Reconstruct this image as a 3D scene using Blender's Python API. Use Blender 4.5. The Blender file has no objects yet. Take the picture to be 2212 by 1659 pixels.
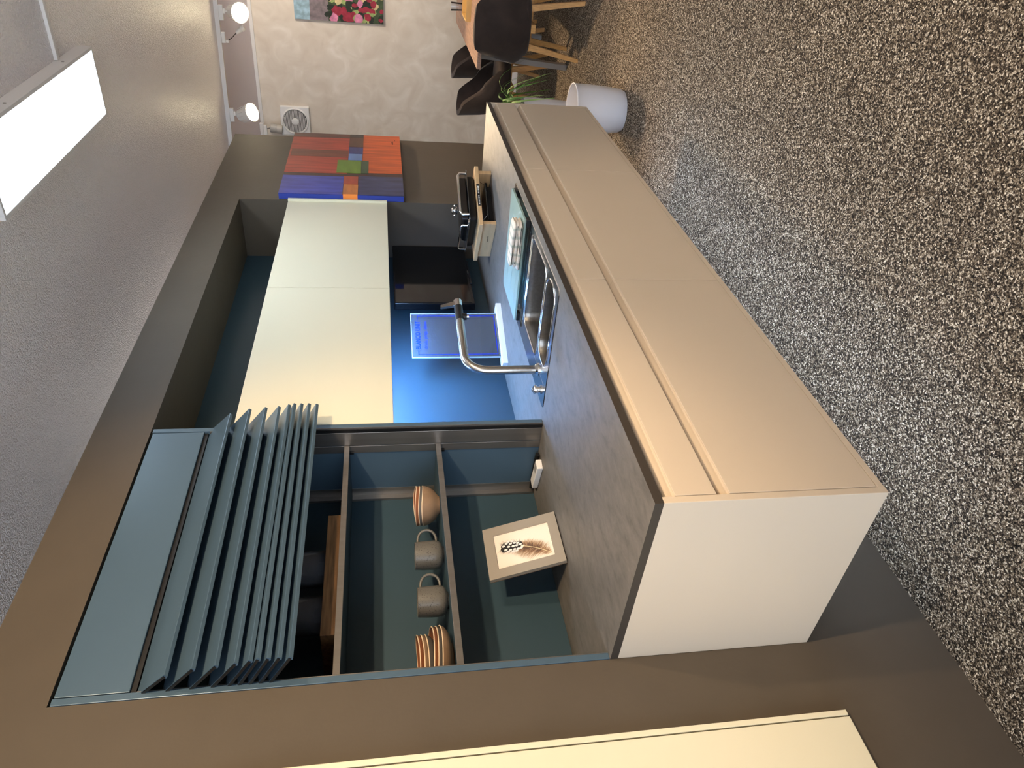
import bpy, bmesh, math, random
from mathutils import Vector, Matrix
random.seed(7)
R = math.radians
scn = bpy.context.scene
col = scn.collection

# ------------------------------------------------------------------ camera (photo was taken upright and is stored turned by 90 degrees)
CAM = (-0.98975, -1.60344, 1.46295); YAW, PITCH, ROLL, FPX = 0.93071, -0.17266, 0.01741, 1566.23
def _cam():
    f = Vector((math.sin(YAW)*math.cos(PITCH), math.cos(YAW)*math.cos(PITCH), math.sin(PITCH)))
    r = Vector((math.cos(YAW), -math.sin(YAW), 0.0)); d = f.cross(r)
    c, s = math.cos(ROLL), math.sin(ROLL)
    r2 = c*r + s*d; d2 = -s*r + c*d
    cd = bpy.data.cameras.new('camera'); co = bpy.data.objects.new('camera', cd); col.objects.link(co)
    m = Matrix((d2, r2, -f)).transposed().to_4x4(); m.translation = Vector(CAM)
    co.matrix_world = m
    cd.sensor_fit = 'HORIZONTAL'; cd.sensor_width = 36.0; cd.lens = 36.0*FPX/2212.0
    cd.clip_start = 0.02; cd.clip_end = 60
    scn.camera = co
_cam()

# ------------------------------------------------------------------ world, exposure
w = bpy.data.worlds.new('world'); scn.world = w; w.use_nodes = True
w.node_tree.nodes['Background'].inputs[0].default_value = (0.82, 0.90, 1.0, 1)
w.node_tree.nodes['Background'].inputs[1].default_value = 5.6
scn.view_settings.view_transform = 'Standard'
try: scn.view_settings.look = 'None'
except Exception: pass
scn.view_settings.gamma = 1.0
scn.view_settings.use_curve_mapping = False
scn.view_settings.exposure = 0.38
cy = scn.cycles
cy.max_bounces = 7; cy.diffuse_bounces = 4; cy.glossy_bounces = 4; cy.transmission_bounces = 4; cy.transparent_max_bounces = 8
cy.caustics_reflective = False; cy.caustics_refractive = False

LED_STRENGTH = 6.0; LED_COL = (0.74, 0.87, 1.0)
WARM = (1.0, 0.74, 0.46)
def spot_light(loc, target, energy, size_deg, blend=0.5, colr=WARM, radius=0.03):
    l = bpy.data.lights.new('spot_beam', 'SPOT'); l.energy = energy; l.color = colr
    l.spot_size = R(size_deg); l.spot_blend = blend; l.shadow_soft_size = radius
    o = bpy.data.objects.new('spot_beam', l); col.objects.link(o); o.location = loc
    o.rotation_euler = (Vector(target)-Vector(loc)).to_track_quat('-Z', 'Y').to_euler()
    return o

# ------------------------------------------------------------------ materials
def lin(c):
    return tuple((v/12.92 if v <= 0.04045 else ((v+0.055)/1.055)**2.4) for v in [x/255.0 for x in c]) + (1.0,)
MATS = {}
def mat(name, rgb, rough=0.5, metal=0.0, bump=None, var=None, spec=0.5, emit=None, coat=0.0, trans=0.0, ior=1.45, sheen=0.0):
    if name in MATS: return MATS[name]
    m = bpy.data.materials.new(name); m.use_nodes = True
    nt = m.node_tree; b = nt.nodes['Principled BSDF']
    b.inputs['Base Color'].default_value = lin(rgb)
    b.inputs['Roughness'].default_value = rough; b.inputs['Metallic'].default_value = metal
    b.inputs['Specular IOR Level'].default_value = spec; b.inputs['IOR'].default_value = ior
    b.inputs['Coat Weight'].default_value = coat; b.inputs['Transmission Weight'].default_value = trans
    b.inputs['Sheen Weight'].default_value = sheen
    if emit:
        b.inputs['Emission Color'].default_value = tuple(emit[0])+(1,); b.inputs['Emission Strength'].default_value = emit[1]
    tc = nt.nodes.new('ShaderNodeTexCoord')
    if var:   # (scale, amount, stretch) mottled colour
        mp = nt.nodes.new('ShaderNodeMapping'); mp.inputs['Scale'].default_value = var[2]
        nt.links.new(tc.outputs['Object'], mp.inputs[0])
        n = nt.nodes.new('ShaderNodeTexNoise'); n.inputs['Scale'].default_value = var[0]; n.inputs['Detail'].default_value = 6
        nt.links.new(mp.outputs[0], n.inputs[0])
        rp = nt.nodes.new('ShaderNodeValToRGB'); a = var[1]
        c = lin(rgb)
        rp.color_ramp.elements[0].color = tuple(x*(1-a) for x in c[:3])+(1,); rp.color_ramp.elements[0].position = 0.3
        rp.color_ramp.elements[1].color = tuple(min(1, x*(1+a)) for x in c[:3])+(1,); rp.color_ramp.elements[1].position = 0.7
        nt.links.new(n.outputs[0], rp.inputs[0]); nt.links.new(rp.outputs[0], b.inputs['Base Color'])
    if bump:  # (scale, strength, distance)
        n = nt.nodes.new('ShaderNodeTexNoise'); n.inputs['Scale'].default_value = bump[0]; n.inputs['Detail'].default_value = 3
        nt.links.new(tc.outputs['Object'], n.inputs[0])
        bp = nt.nodes.new('ShaderNodeBump'); bp.inputs['Strength'].default_value = bump[1]; bp.inputs['Distance'].default_value = bump[2]
        nt.links.new(n.outputs[0], bp.inputs['Height']); nt.links.new(bp.outputs[0], b.inputs['Normal'])
    MATS[name] = m
    return m

M_WALL = mat('brown_grey_wall_paint', (84, 76, 66), 0.5, bump=(35, 0.06, 0.01), var=(5, 0.05, (1, 1, 1)), spec=0.22)
M_CREAM = mat('cream_lacquer', (218, 212, 187), 0.38, bump=(900, 0.04, 0.001))
M_CREAM_BASE = mat('cashmere_lacquer', (206, 190, 168), 0.42, bump=(900, 0.05, 0.001))
M_TEAL = mat('teal_metallic_lacquer', (78, 100, 117), 0.3, 0.25, bump=(1200, 0.03, 0.001))
M_TEALMAT = mat('teal_matt_panel', (50, 72, 84), 0.5)
M_ALU = mat('bronze_aluminium', (146, 142, 138), 0.35, 0.85, var=(60, 0.08, (1, 1, 0.02)))
M_BLACK = mat('black_plastic', (14, 14, 15), 0.45)
M_BLACKENAMEL = mat('black_enamel', (16, 16, 17), 0.28)
M_CHROME = mat('chrome', (235, 235, 235), 0.06, 1.0)
M_STEEL = mat('brushed_steel', (186, 184, 180), 0.24, 1.0, var=(90, 0.10, (1, 0.03, 1)))
M_STEELDARK = mat('bowl_steel', (150, 147, 142), 0.32, 1.0, var=(90, 0.12, (0.05, 1, 1)))
M_WHITE = mat('white_plastic', (232, 230, 226), 0.4)
M_CONDUIT = mat('painted_white_metal', (222, 218, 214), 0.45)
M_OAK = mat('light_beech_wood', (206, 168, 122), 0.5, var=(7, 0.14, (1.2, 1.0, 7)))
M_OAKLEG = mat('oak_leg_wood', (196, 148, 88), 0.5, var=(20, 0.18, (6, 6, 0.6)))
M_TABLE = mat('table_oak', (152, 122, 104), 0.5, var=(9, 0.28, (0.7, 9, 9)))
M_DARKWOOD = mat('brown_board_wood', (132, 96, 62), 0.55, var=(16, 0.35, (0.7, 8, 8)))
M_CHAIR = mat('dark_brown_velvet', (50, 39, 34), 0.85, var=(9, 0.35, (1, 1, 1)), sheen=0.12)
M_POT = mat('white_bin_plastic', (216, 214, 216), 0.4)
M_FARWALL = None
M_TV = mat('television_glass', (4, 5, 8), 0.06, spec=0.6)
M_TVFRAME = mat('television_bezel', (12, 13, 17), 0.25)
M_LEAF = mat('leaf_green', (74, 118, 44), 0.5, var=(12, 0.35, (1, 1, 1)))
M_LEAF2 = mat('leaf_pale_green', (140, 168, 92), 0.5)
M_DIFF = mat('lit_diffuser', (255, 255, 255), 0.5, emit=(LED_COL, LED_STRENGTH))
M_BULB = mat('lit_bulb', (255, 250, 240), 0.5, emit=((1.0, 0.85, 0.55), 40.0))

def node_mat(name, fn):
    m = bpy.data.materials.new(name); m.use_nodes = True; nt = m.node_tree
    fn(nt, nt.nodes['Principled BSDF'], nt.nodes.new('ShaderNodeTexCoord')); MATS[name] = m; return m
def ramp(nt, stops):
    r = nt.nodes.new('ShaderNodeValToRGB'); cr = r.color_ramp
    while len(cr.elements) < len(stops): cr.elements.new(0.5)
    for e, (p, c) in zip(cr.elements, stops): e.position = p; e.color = lin(c)
    return r
def _carpet(nt, b, tc):
    def vor(scale, rnd=1.0):
        v = nt.nodes.new('ShaderNodeTexVoronoi'); v.inputs['Scale'].default_value = scale; v.inputs['Randomness'].default_value = rnd
        v.voronoi_dimensions = '2D'; nt.links.new(tc.outputs['Object'], v.inputs['Vector']); return v
    v = vor(230); v2 = vor(400)
    sp = nt.nodes.new('ShaderNodeSeparateColor'); nt.links.new(v.outputs['Color'], sp.inputs[0])
    sp2 = nt.nodes.new('ShaderNodeSeparateColor'); nt.links.new(v2.outputs['Color'], sp2.inputs[0])
    mm = nt.nodes.new('ShaderNodeMix'); mm.inputs[0].default_value = 0.42; nt.links.new(sp.outputs[0], mm.inputs[2]); nt.links.new(sp2.outputs[1], mm.inputs[3])
    r = ramp(nt, [(0.14, (20, 16, 13)), (0.36, (52, 43, 34)), (0.54, (98, 85, 70)), (0.70, (142, 127, 107)), (0.90, (232, 219, 198))])
    nt.links.new(mm.outputs[0], r.inputs[0]); nt.links.new(r.outputs[0], b.inputs['Base Color'])
    b.inputs['Roughness'].default_value = 0.95; b.inputs['Specular IOR Level'].default_value = 0.15
    bp = nt.nodes.new('ShaderNodeBump'); bp.inputs['Strength'].default_value = 0.8; bp.inputs['Distance'].default_value = 0.005; bp.invert = True
    nt.links.new(v.outputs['Distance'], bp.inputs['Height']); nt.links.new(bp.outputs[0], b.inputs['Normal'])
M_CARPET = node_mat('speckled_loop_carpet', _carpet)
def _ceil(nt, b, tc):
    b.inputs['Base Color'].default_value = lin((238, 231, 229)); b.inputs['Roughness'].default_value = 0.36
    n = nt.nodes.new('ShaderNodeTexNoise'); n.inputs['Scale'].default_value = 40; n.inputs['Detail'].default_value = 2; nt.links.new(tc.outputs['Object'], n.inputs[0])
    mx = nt.nodes.new('ShaderNodeMix'); mx.data_type = 'RGBA'; mx.blend_type = 'LINEAR_LIGHT'; mx.inputs[0].default_value = 0.012
    nt.links.new(tc.outputs['Object'], mx.inputs[6]); nt.links.new(n.outputs['Color'], mx.inputs[7])
    v = nt.nodes.new('ShaderNodeTexVoronoi'); v.inputs['Scale'].default_value = 135; v.feature = 'F1'
    nt.links.new(mx.outputs[2], v.inputs['Vector'])
    bp = nt.nodes.new('ShaderNodeBump'); bp.inputs['Strength'].default_value = 1.0; bp.inputs['Distance'].default_value = 0.006; bp.invert = True
    nt.links.new(v.outputs['Distance'], bp.inputs['Height']); nt.links.new(bp.outputs[0], b.inputs['Normal'])
M_CEIL = node_mat('woodchip_ceiling', _ceil)
M_CEIL2 = mat('smooth_ceiling_paint', (232, 226, 234), 0.7)
def _farwall(nt, b, tc):
    n = nt.nodes.new('ShaderNodeTexNoise'); n.inputs['Scale'].default_value = 4.5; n.inputs['Detail'].default_value = 8; n.inputs['Distortion'].default_value = 1.2
    nt.links.new(tc.outputs['Object'], n.inputs[0])
    r = ramp(nt, [(0.3, (212, 199, 182)), (0.55, (222, 211, 195)), (0.75, (234, 225, 212))]); nt.links.new(n.outputs[0], r.inputs[0])
    nt.links.new(r.outputs[0], b.inputs['Base Color']); b.inputs['Roughness'].default_value = 0.7
M_FARWALL = node_mat('trowelled_plaster', _farwall)
def _stone(nt, b, tc):
    mp = nt.nodes.new('ShaderNodeMapping'); mp.inputs['Scale'].default_value = (1.0, 1.9, 1.0); mp.inputs['Rotation'].default_value = (0, 0, R(30))
    nt.links.new(tc.outputs['Object'], mp.inputs[0])
    n = nt.nodes.new('ShaderNodeTexNoise'); n.inputs['Scale'].default_value = 16; n.inputs['Detail'].default_value = 12; n.inputs['Roughness'].default_value = 0.72; n.inputs['Distortion'].default_value = 0.4
    nt.links.new(mp.outputs[0], n.inputs[0])
    r = ramp(nt, [(0.28, (82, 78, 74)), (0.45, (104, 100, 95)), (0.6, (114, 109, 104)), (0.8, (130, 124, 117))]); nt.links.new(n.outputs[0], r.inputs[0])
    nt.links.new(r.outputs[0], b.inputs['Base Color']); b.inputs['Roughness'].default_value = 0.5
    bp = nt.nodes.new('ShaderNodeBump'); bp.inputs['Strength'].default_value = 0.15; bp.inputs['Distance'].default_value = 0.003
    nt.links.new(n.outputs[0], bp.inputs['Height']); nt.links.new(bp.outputs[0], b.inputs['Normal'])
M_STONE = node_mat('grey_slate_laminate', _stone)
def _mug(nt, b, tc):
    v = nt.nodes.new('ShaderNodeTexNoise'); v.inputs['Scale'].default_value = 330; v.inputs['Detail'].default_value = 1
    nt.links.new(tc.outputs['Object'], v.inputs[0])
    r = ramp(nt, [(0.30, (40, 36, 32)), (0.36, (92, 89, 83)), (1.0, (100, 97, 91))]); nt.links.new(v.outputs[0], r.inputs[0])
    nt.links.new(r.outputs[0], b.inputs['Base Color']); b.inputs['Roughness'].default_value = 0.38
M_MUG = node_mat('speckled_grey_glaze', _mug)
def _glassmat(name, rgb, rough=0.0, fac=0.82):
    def fn(nt, b, tc):
        out = nt.nodes['Material Output']; t = nt.nodes.new('ShaderNodeBsdfTransparent'); t.inputs[0].default_value = lin(rgb)
        g = nt.nodes.new('ShaderNodeBsdfGlossy'); g.inputs['Roughness'].default_value = rough
        fr = nt.nodes.new('ShaderNodeFresnel'); fr.inputs[0].default_value = 1.5
        mx = nt.nodes.new('ShaderNodeMixShader'); nt.links.new(fr.outputs[0], mx.inputs[0]); nt.links.new(t.outputs[0], mx.inputs[1]); nt.links.new(g.outputs[0], mx.inputs[2])
        df = nt.nodes.new('ShaderNodeBsdfDiffuse'); df.inputs[0].default_value = lin(rgb)
        m2 = nt.nodes.new('ShaderNodeMixShader'); m2.inputs[0].default_value = fac
        nt.links.new(df.outputs[0], m2.inputs[1]); nt.links.new(mx.outputs[0], m2.inputs[2]); nt.links.new(m2.outputs[0], out.inputs[0])
    return node_mat(name, fn)
M_ACRYL = _glassmat('clear_acrylic', (236, 242, 252), 0.0, 0.95)
M_ACRYLEDGE = mat('acrylic_polished_edge', (196, 220, 255), 0.15)
M_BOARDGLASS = _glassmat('frosted_green_glass', (204, 226, 218), 0.03, 0.62)
M_PANE = _glassmat('window_glass', (250, 252, 255), 0.0, 0.99)
M_JAR = _glassmat('smoked_jar_glass', (150, 152, 158), 0.02, 0.8)

# ------------------------------------------------------------------ mesh helpers
class MB:
    def __init__(s): s.v = []; s.f = []; s.mi = []; s.cur = 0
    def add(s, vs, fs):
        o = len(s.v); s.v += [tuple(v) for v in vs]; s.f += [tuple(i+o for i in f) for f in fs]; s.mi += [s.cur]*len(fs); return s
    def box(s, x0, x1, y0, y1, z0, z1, bev=0.0, rot=None, piv=None):
        bm = bmesh.new(); bmesh.ops.create_cube(bm, size=1)
        for v in bm.verts: v.co = Vector(((x0+x1)/2+v.co.x*(x1-x0), (y0+y1)/2+v.co.y*(y1-y0), (z0+z1)/2+v.co.z*(z1-z0)))
        if bev: bmesh.ops.bevel(bm, geom=bm.edges[:], offset=bev, segments=2, profile=0.5, affect='EDGES')
        if rot: bmesh.ops.rotate(bm, verts=bm.verts, cent=Vector(piv or (0, 0, 0)), matrix=rot)
        bm.verts.index_update(); s.add([v.co[:] for v in bm.verts], [[v.index for v in f.verts] for f in bm.faces]); bm.free(); return s
    def lathe(s, prof, c=(0, 0, 0), n=32, M=None, cap=True, scale=(1, 1)):
        vs, fs = [], []
        for r, z in prof:
            for k in range(n):
                a = 2*math.pi*k/n; p = Vector((r*math.cos(a)*scale[0], r*math.sin(a)*scale[1], z))
                if M: p = M @ p
                vs.append(tuple(p+Vector(c)))
        for i in range(len(prof)-1):
            for k in range(n):
                k2 = (k+1) % n; fs.append((i*n+k, i*n+k2, (i+1)*n+k2, (i+1)*n+k))
        if cap:
            fs.append(tuple(reversed(range(n)))); fs.append(tuple((len(prof)-1)*n+k for k in range(n)))
        return s.add(vs, fs)
    def tube(s, path, r, n=12, cap=True):
        P = [Vector(p) for p in path]; rs = r if isinstance(r, (list, tuple)) else [r]*len(P)
        vs, fs = [], []; up = None
        for i, p in enumerate(P):
            t = (P[min(i+1, len(P)-1)]-P[max(i-1, 0)]).normalized()
            if up is None: up = t.orthogonal().normalized()
            up = (up-t*up.dot(t)).normalized(); sd = t.cross(up)
            for k in range(n):
                a = 2*math.pi*k/n; vs.append(tuple(p+(up*math.cos(a)+sd*math.sin(a))*rs[i]))
        for i in range(len(P)-1):
            for k in range(n):
                k2 = (k+1) % n; fs.append((i*n+k, i*n+k2, (i+1)*n+k2, (i+1)*n+k))
        if cap: fs.append(tuple(reversed(range(n)))); fs.append(tuple((len(P)-1)*n+k for k in range(n)))
        return s.add(vs, fs)
    def prism(s, poly, axis, a0, a1):
        """poly: list of 2D points; axis: 'X' (poly=(y,z)), 'Y' (x,z), 'Z' (x,y)"""
        n = len(poly)
        def P(p, a): return {'X': (a, p[0], p[1]), 'Y': (p[0], a, p[1]), 'Z': (p[0], p[1], a)}[axis]
        vs = [P(p, a0) for p in poly]+[P(p, a1) for p in poly]
        fs = [tuple(range(n)), tuple(reversed(range(n, 2*n)))]+[(i, i+n, (i+1) % n+n, (i+1) % n) for i in range(n)]
        return s.add(vs, fs)
    def cells(s, xs, ys, z0, z1, keep):
        """slab from a grid of cells, keep(i,j) tells which cells are filled"""
        vs, fs, idx = [], [], {}
        def V(i, j, t):
            if (i, j, t) not in idx: idx[(i, j, t)] = len(vs); vs.append((xs[i], ys[j], z1 if t else z0))
            return idx[(i, j, t)]
        K = {(i, j) for i in range(len(xs)-1) for j in range(len(ys)-1) if keep(i, j)}
        for i, j in K:
            fs.append((V(i, j, 1), V(i+1, j, 1), V(i+1, j+1, 1), V(i, j+1, 1))); fs.append((V(i, j, 0), V(i, j+1, 0), V(i+1, j+1, 0), V(i+1, j, 0)))
            for di, dj, a, b in ((-1, 0, (0, 1), (0, 0)), (1, 0, (1, 0), (1, 1)), (0, -1, (0, 0), (1, 0)), (0, 1, (1, 1), (0, 1))):
                if (i+di, j+dj) not in K:
                    fs.append((V(i+a[0], j+a[1], 0), V(i+b[0], j+b[1], 0), V(i+b[0], j+b[1], 1), V(i+a[0], j+a[1], 1)))
        return s.add(vs, fs)
    def build(s, name, m, parent=None, smooth=None, M=None, fix=True, world=True):
        bm = bmesh.new(); bv = [bm.verts.new(v) for v in s.v]
        for f, mi in zip(s.f, s.mi):
            try: nf = bm.faces.new([bv[i] for i in f]); nf.material_index = mi
            except ValueError: pass
        if M: bmesh.ops.transform(bm, matrix=M, verts=bm.verts)
        if fix: bmesh.ops.recalc_face_normals(bm, faces=bm.faces)
        if smooth:
            for f in bm.faces: f.smooth = True
            for e in bm.edges:
                if len(e.link_faces) == 2 and e.calc_face_angle(0) > R(smooth): e.smooth = False
        if parent and world:
            rt = parent
            while rt.parent: rt = rt.parent
            if rt.type == 'EMPTY': bmesh.ops.translate(bm, vec=-Vector(rt.location), verts=bm.verts)
        me = bpy.data.meshes.new(name); bm.to_mesh(me); bm.free()
        for x in (m if isinstance(m, (list, tuple)) else [m]): me.materials.append(x)
        o = bpy.data.objects.new(name, me); col.objects.link(o)
        if parent: o.parent = parent
        return o
def tag(o, label, cat, group=None):
    o['label'] = label; o['category'] = cat
    if group: o['group'] = group
    return o
def thing(name, label, cat, loc=(0, 0, 0), rz=0.0, group=None):
    o = bpy.data.objects.new(name, None); col.objects.link(o); o.empty_display_size = 0.05
    o.location = loc; o.rotation_euler = (0, 0, rz); return tag(o, label, cat, group)
def struct(o): o['kind'] = 'structure'; return o
def copy_tree(o, parent=None):
    c = o.copy(); col.objects.link(c); c.parent = parent
    for ch in list(o.children): copy_tree(ch, c)
    return c
def rrect(x0, x1, y0, y1, r, n=6):
    pts = []
    for cx, cy, a0 in ((x1-r, y1-r, 0), (x0+r, y1-r, 90), (x0+r, y0+r, 180), (x1-r, y0+r, 270)):
        for k in range(n+1):
            a = R(a0+90*k/n); pts.append((cx+r*math.cos(a), cy+r*math.sin(a)))
    return pts
def loft(rings, cap_first=False, cap_last=False):
    mb = MB(); n = len(rings[0]); vs = [p for r in rings for p in r]; fs = []
    for i in range(len(rings)-1):
        for k in range(n):
            k2 = (k+1) % n; fs.append((i*n+k, i*n+k2, (i+1)*n+k2, (i+1)*n+k))
    if cap_first: fs.append(tuple(reversed(range(n))))
    if cap_last: fs.append(tuple((len(rings)-1)*n+k for k in range(n)))
    return mb.add(vs, fs)
def plate_with_holes(mb, outer, holes, z):
    bm = bmesh.new(); edges = []
    for lp in [outer]+holes:
        vs = [bm.verts.new((x, y, z)) for x, y in lp]
        for i in range(len(vs)): edges.append(bm.edges.new((vs[i], vs[(i+1) % len(vs)])))
    bmesh.ops.triangle_fill(bm, use_beauty=True, use_dissolve=False, edges=edges)
    bm.verts.index_update(); mb.add([v.co[:] for v in bm.verts], [[v.index for v in f.verts] for f in bm.faces]); bm.free()
def text_mesh(body, size, bold=0.0):
    cu = bpy.data.curves.new('lettering', 'FONT'); cu.body = body; cu.size = size; cu.align_x = 'LEFT'; cu.offset = bold; cu.resolution_u = 3
    o = bpy.data.objects.new('lettering', cu); col.objects.link(o)
    bpy.context.view_layer.update()
    me = bpy.data.meshes.new_from_object(o.evaluated_get(bpy.context.evaluated_depsgraph_get()))
    bpy.data.objects.remove(o); bpy.data.curves.remove(cu)
    vs = [v.co[:] for v in me.vertices]; fs = [tuple(p.vertices) for p in me.polygons]; bpy.data.meshes.remove(me)
    return vs, fs

# ------------------------------------------------------------------ dimensions
D, XC, ZB, H, T = 0.5526, 2.883, 0.3815, 0.92, 0.02
XR, XT, B, ZO, ZW, XE = 2.856, 0.95, 0.335, 2.211, 2.385, 3.90
ZC, XF = 2.73, 7.20
S1, S2 = 0.9645, 1.923
ZCB, ZCT, XS = 1.438, 1.9605, 1.894

# ------------------------------------------------------------------ the room
struct(MB().box(-4, XF+0.1, -5.5, 3.5, -0.08, 0.0).build('floor', M_CARPET))
rail_x = lambda y: 5.50-0.149*y
cm = MB(); cm.add([(-4, -5.5, ZC), (rail_x(-5.5), -5.5, ZC), (rail_x(3.5), 3.5, ZC), (-4, 3.5, ZC), (-4, -5.5, ZC+0.08), (rail_x(-5.5), -5.5, ZC+0.08), (rail_x(3.5), 3.5, ZC+0.08), (-4, 3.5, ZC+0.08)],
    [(0, 1, 2, 3), (4, 5, 6, 7), (0, 1, 5, 4), (1, 2, 6, 5), (2, 3, 7, 6), (3, 0, 4, 7)])
ceil = struct(cm.build('ceiling', M_CEIL))
cm = MB(); cm.add([(rail_x(-5.5), -5.5, ZC), (XF+0.1, -5.5, ZC), (XF+0.1, 3.5, ZC), (rail_x(3.5), 3.5, ZC), (rail_x(-5.5), -5.5, ZC+0.08), (XF+0.1, -5.5, ZC+0.08), (XF+0.1, 3.5, ZC+0.08), (rail_x(3.5), 3.5, ZC+0.08)],
    [(0, 1, 2, 3), (4, 5, 6, 7), (0, 1, 5, 4), (1, 2, 6, 5), (2, 3, 7, 6), (3, 0, 4, 7)])
cm.build('smooth_ceiling_field', M_CEIL2, ceil)
struct(MB().box(XF, XF+0.1, -5.5, 3.5, 0, ZC).build('wall_back', M_FARWALL))
def window_wall(name, wname, a0, a1, w0, w1, zs, zt, axis, c, inward, nmul):
    """wall along `axis` from a0 to a1 at coordinate c, with a glazed opening w0..w1"""
    def bx(mb, p0, p1, z0, z1, d0, d1):
        lo, hi = sorted((c-inward*d0, c-inward*d1))
        return mb.box(lo, hi, p0, p1, z0, z1) if axis == 'Y' else mb.box(p0, p1, lo, hi, z0, z1)
    m = MB()
    for p in ((a0, a1, 0, zs), (a0, a1, zt, ZC), (a0, w0, zs, zt), (w1, a1, zs, zt)): bx(m, *p, 0, 0.1)
    struct(m.build(name, M_FARWALL))
    fr = MB(); st = (w1-w0)/nmul
    bx(fr, w0, w1, zs, zs+0.06, 0.02, 0.08); bx(fr, w0, w1, zt-0.06, zt, 0.02, 0.08)
    for k in range(nmul+1): bx(fr, w0+k*st-(0 if k == 0 else 0.03 if k < nmul else 0.06), w0+k*st+(0.06 if k == 0 else 0.03 if k < nmul else 0), zs+0.06, zt-0.06, 0.02, 0.08)
    wo = struct(fr.build(wname, M_CONDUIT))
    for k in range(nmul): bx(MB(), w0+k*st+0.03, w0+(k+1)*st-0.03, zs+0.06, zt-0.06, 0.047, 0.053).build('pane', M_PANE, wo)
    l = bpy.data.lights.new('window_portal', 'AREA'); l.shape = 'RECTANGLE'; l.size = w1-w0; l.size_y = zt-zs; l.cycles.is_portal = True
    o = bpy.data.objects.new('window_portal', l); col.objects.link(o)
    mid = (w0+w1)/2; zc_ = (zs+zt)/2
    o.location = (c+inward*0.01, mid, zc_) if axis == 'Y' else (mid, c+inward*0.01, zc_)
    dv = Vector((inward, 0, 0)) if axis == 'Y' else Vector((0, inward, 0))
    o.rotation_euler = dv.to_track_quat('-Z', 'Z').to_euler()
window_wall('wall_front', 'added_window', -5.5, 3.5, -5.3, 3.3, 0.1, 2.66, 'Y', -4.0, 1, 7)  # unseen window, added to let daylight brighten the room
struct(MB().box(-4, XF, -5.6, -5.5, 0, ZC).build('wall_right', M_FARWALL))
struct(MB().box(-4, XF, 3.5, 3.6, 0, ZC).build('wall_far_left', M_FARWALL))
struct(MB().box(XF-0.02, XF, -5.5, 3.5, ZC-0.035, ZC, 0.004).build('trim_1', M_CONDUIT))
struct(MB().box(XF-0.016, XF, -5.5, 3.5, 0, 0.07, 0.003).build('baseboard_back', M_CONDUIT))
# partition with a deep niche
TH = 0.42
wl = struct(MB().cells([-3.0, 0.0, XR, XE], [0.0, TH], 0.0, H-T, lambda i, j: True).build('wall_left', M_WALL))
wb = MB().box(-3.0, 0.0, 0, TH, H-T, ZW).box(XR, XE, 0, TH, H-T, ZW).box(0, XR, 0, TH, ZO, ZW)
wb.build('niche_surround', M_WALL, wl)
MB().box(0, XR, B, TH, H-T, ZO).build('niche_back_panel', M_TEALMAT, wl)

# ------------------------------------------------------------------ worktop
xs = [0, 0.958, 1.858, XR, XC]; ys = [-D, -0.512, -0.050, 0.0, B]
wt = MB().cells(xs, ys, H-T, H, lambda i, j: not (i == 1 and j == 1) and not (i == 3 and j == 3)).build('worktop', [M_STONE, mat('charcoal_edge_band', (58, 52, 46), 0.5)])
for p in wt.data.polygons:
    if abs(p.normal.z) < 0.5: p.material_index = 1
tag(wt, 'long grey slate-look worktop running through the niche over the hanging base cabinets', 'worktop')

# ------------------------------------------------------------------ base cabinets
def channel(mb, x0, x1, zt, zb):
    pts = [(-D+0.040, zt), (-D+0.034, zt-0.006)]
    for k in range(7):
        a = R(90*k/6); pts.append((-D+0.0335-0.0295*math.sin(a)*1.0, (zb+0.004)+(zt-zb-0.012)*(1-math.sin(a))**1.4 if k < 6 else zb+0.001))
    pts += [(-D+0.003, zb-0.006), (-D+0.042, zb-0.006)]
    mb.prism(pts, 'X', x0, x1)
def base_unit(x0, x1, label, ox=0.0):
    t = thing('base_cabinet', label, 'cabinet', ((x0+x1)/2, -D/2, ZB), 0, 'hanging base cabinets')
    b = MB().box(x0+0.001, x0+0.017, -D+0.044, -0.002, ZB+0.017, H-T-0.001).box(x1-0.017, x1-0.001, -D+0.044, -0.002, ZB+0.017, H-T-0.001).box(x0+0.017, x1-0.017, -0.018, -0.002, ZB+0.017, H-T-0.001)
    b.build('body', M_CREAM_BASE, t)
    MB().box(x0, x1, -D+0.001, -0.002, ZB, ZB+0.0165, 0.001).build('bottom_panel', M_CREAM_BASE, t)
    for zb, zt in ((0.7765, 0.870), (0.4005, 0.747)):
        MB().box(x0+0.0012, x1-0.0012, -D, -D+0.019, zb, zt, 0.0012).build('drawer_front', M_CREAM_BASE, t)
    for zb, zt in ((0.870, 0.899), (0.747, 0.774)):
        c = MB(); channel(c, x0-ox+0.0006, x1-ox-0.0006, zt, zb); c.build('grip_channel', M_CREAM_BASE, t, smooth=30)
    return t
base_unit(0.019, S1, 'hanging cashmere base cabinet nearest the pale end panel, two handleless drawers')
base_unit(S1, S2, 'middle cashmere base cabinet of the hanging row, below the sink')
base_unit(S2, XC-0.019, 'far cashmere base cabinet of the hanging row, beside the white bin')
tag(MB().box(0, 0.0185, -D, -0.001, ZB, H-T, 0.0012).build('end_panel', M_CREAM_BASE), 'large pale end panel closing the near end of the hanging cabinets', 'panel')
tag(MB().box(XC-0.0185, XC, -D, -0.001, ZB, H-T, 0.0012).build('end_panel', M_CREAM_BASE), 'thin end panel at the far end of the hanging cabinets, by the bin', 'panel')

t = thing('plinth_light', 'slim cool light bar fixed under the hanging base cabinets', 'light', (1.44, -0.33, ZB-0.012))
MB().box(0.12, 2.78, -0.345, -0.315, ZB-0.010, ZB, 0.002).build('housing', M_ALU, t)
MB().box(0.13, 2.77, -0.342, -0.318, ZB-0.0112, ZB-0.0098).build('diffuser', mat('cool_plinth_strip', (255, 255, 255), 0.5, emit=((0.58, 0.74, 1.0), 55.0)), t)

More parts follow.
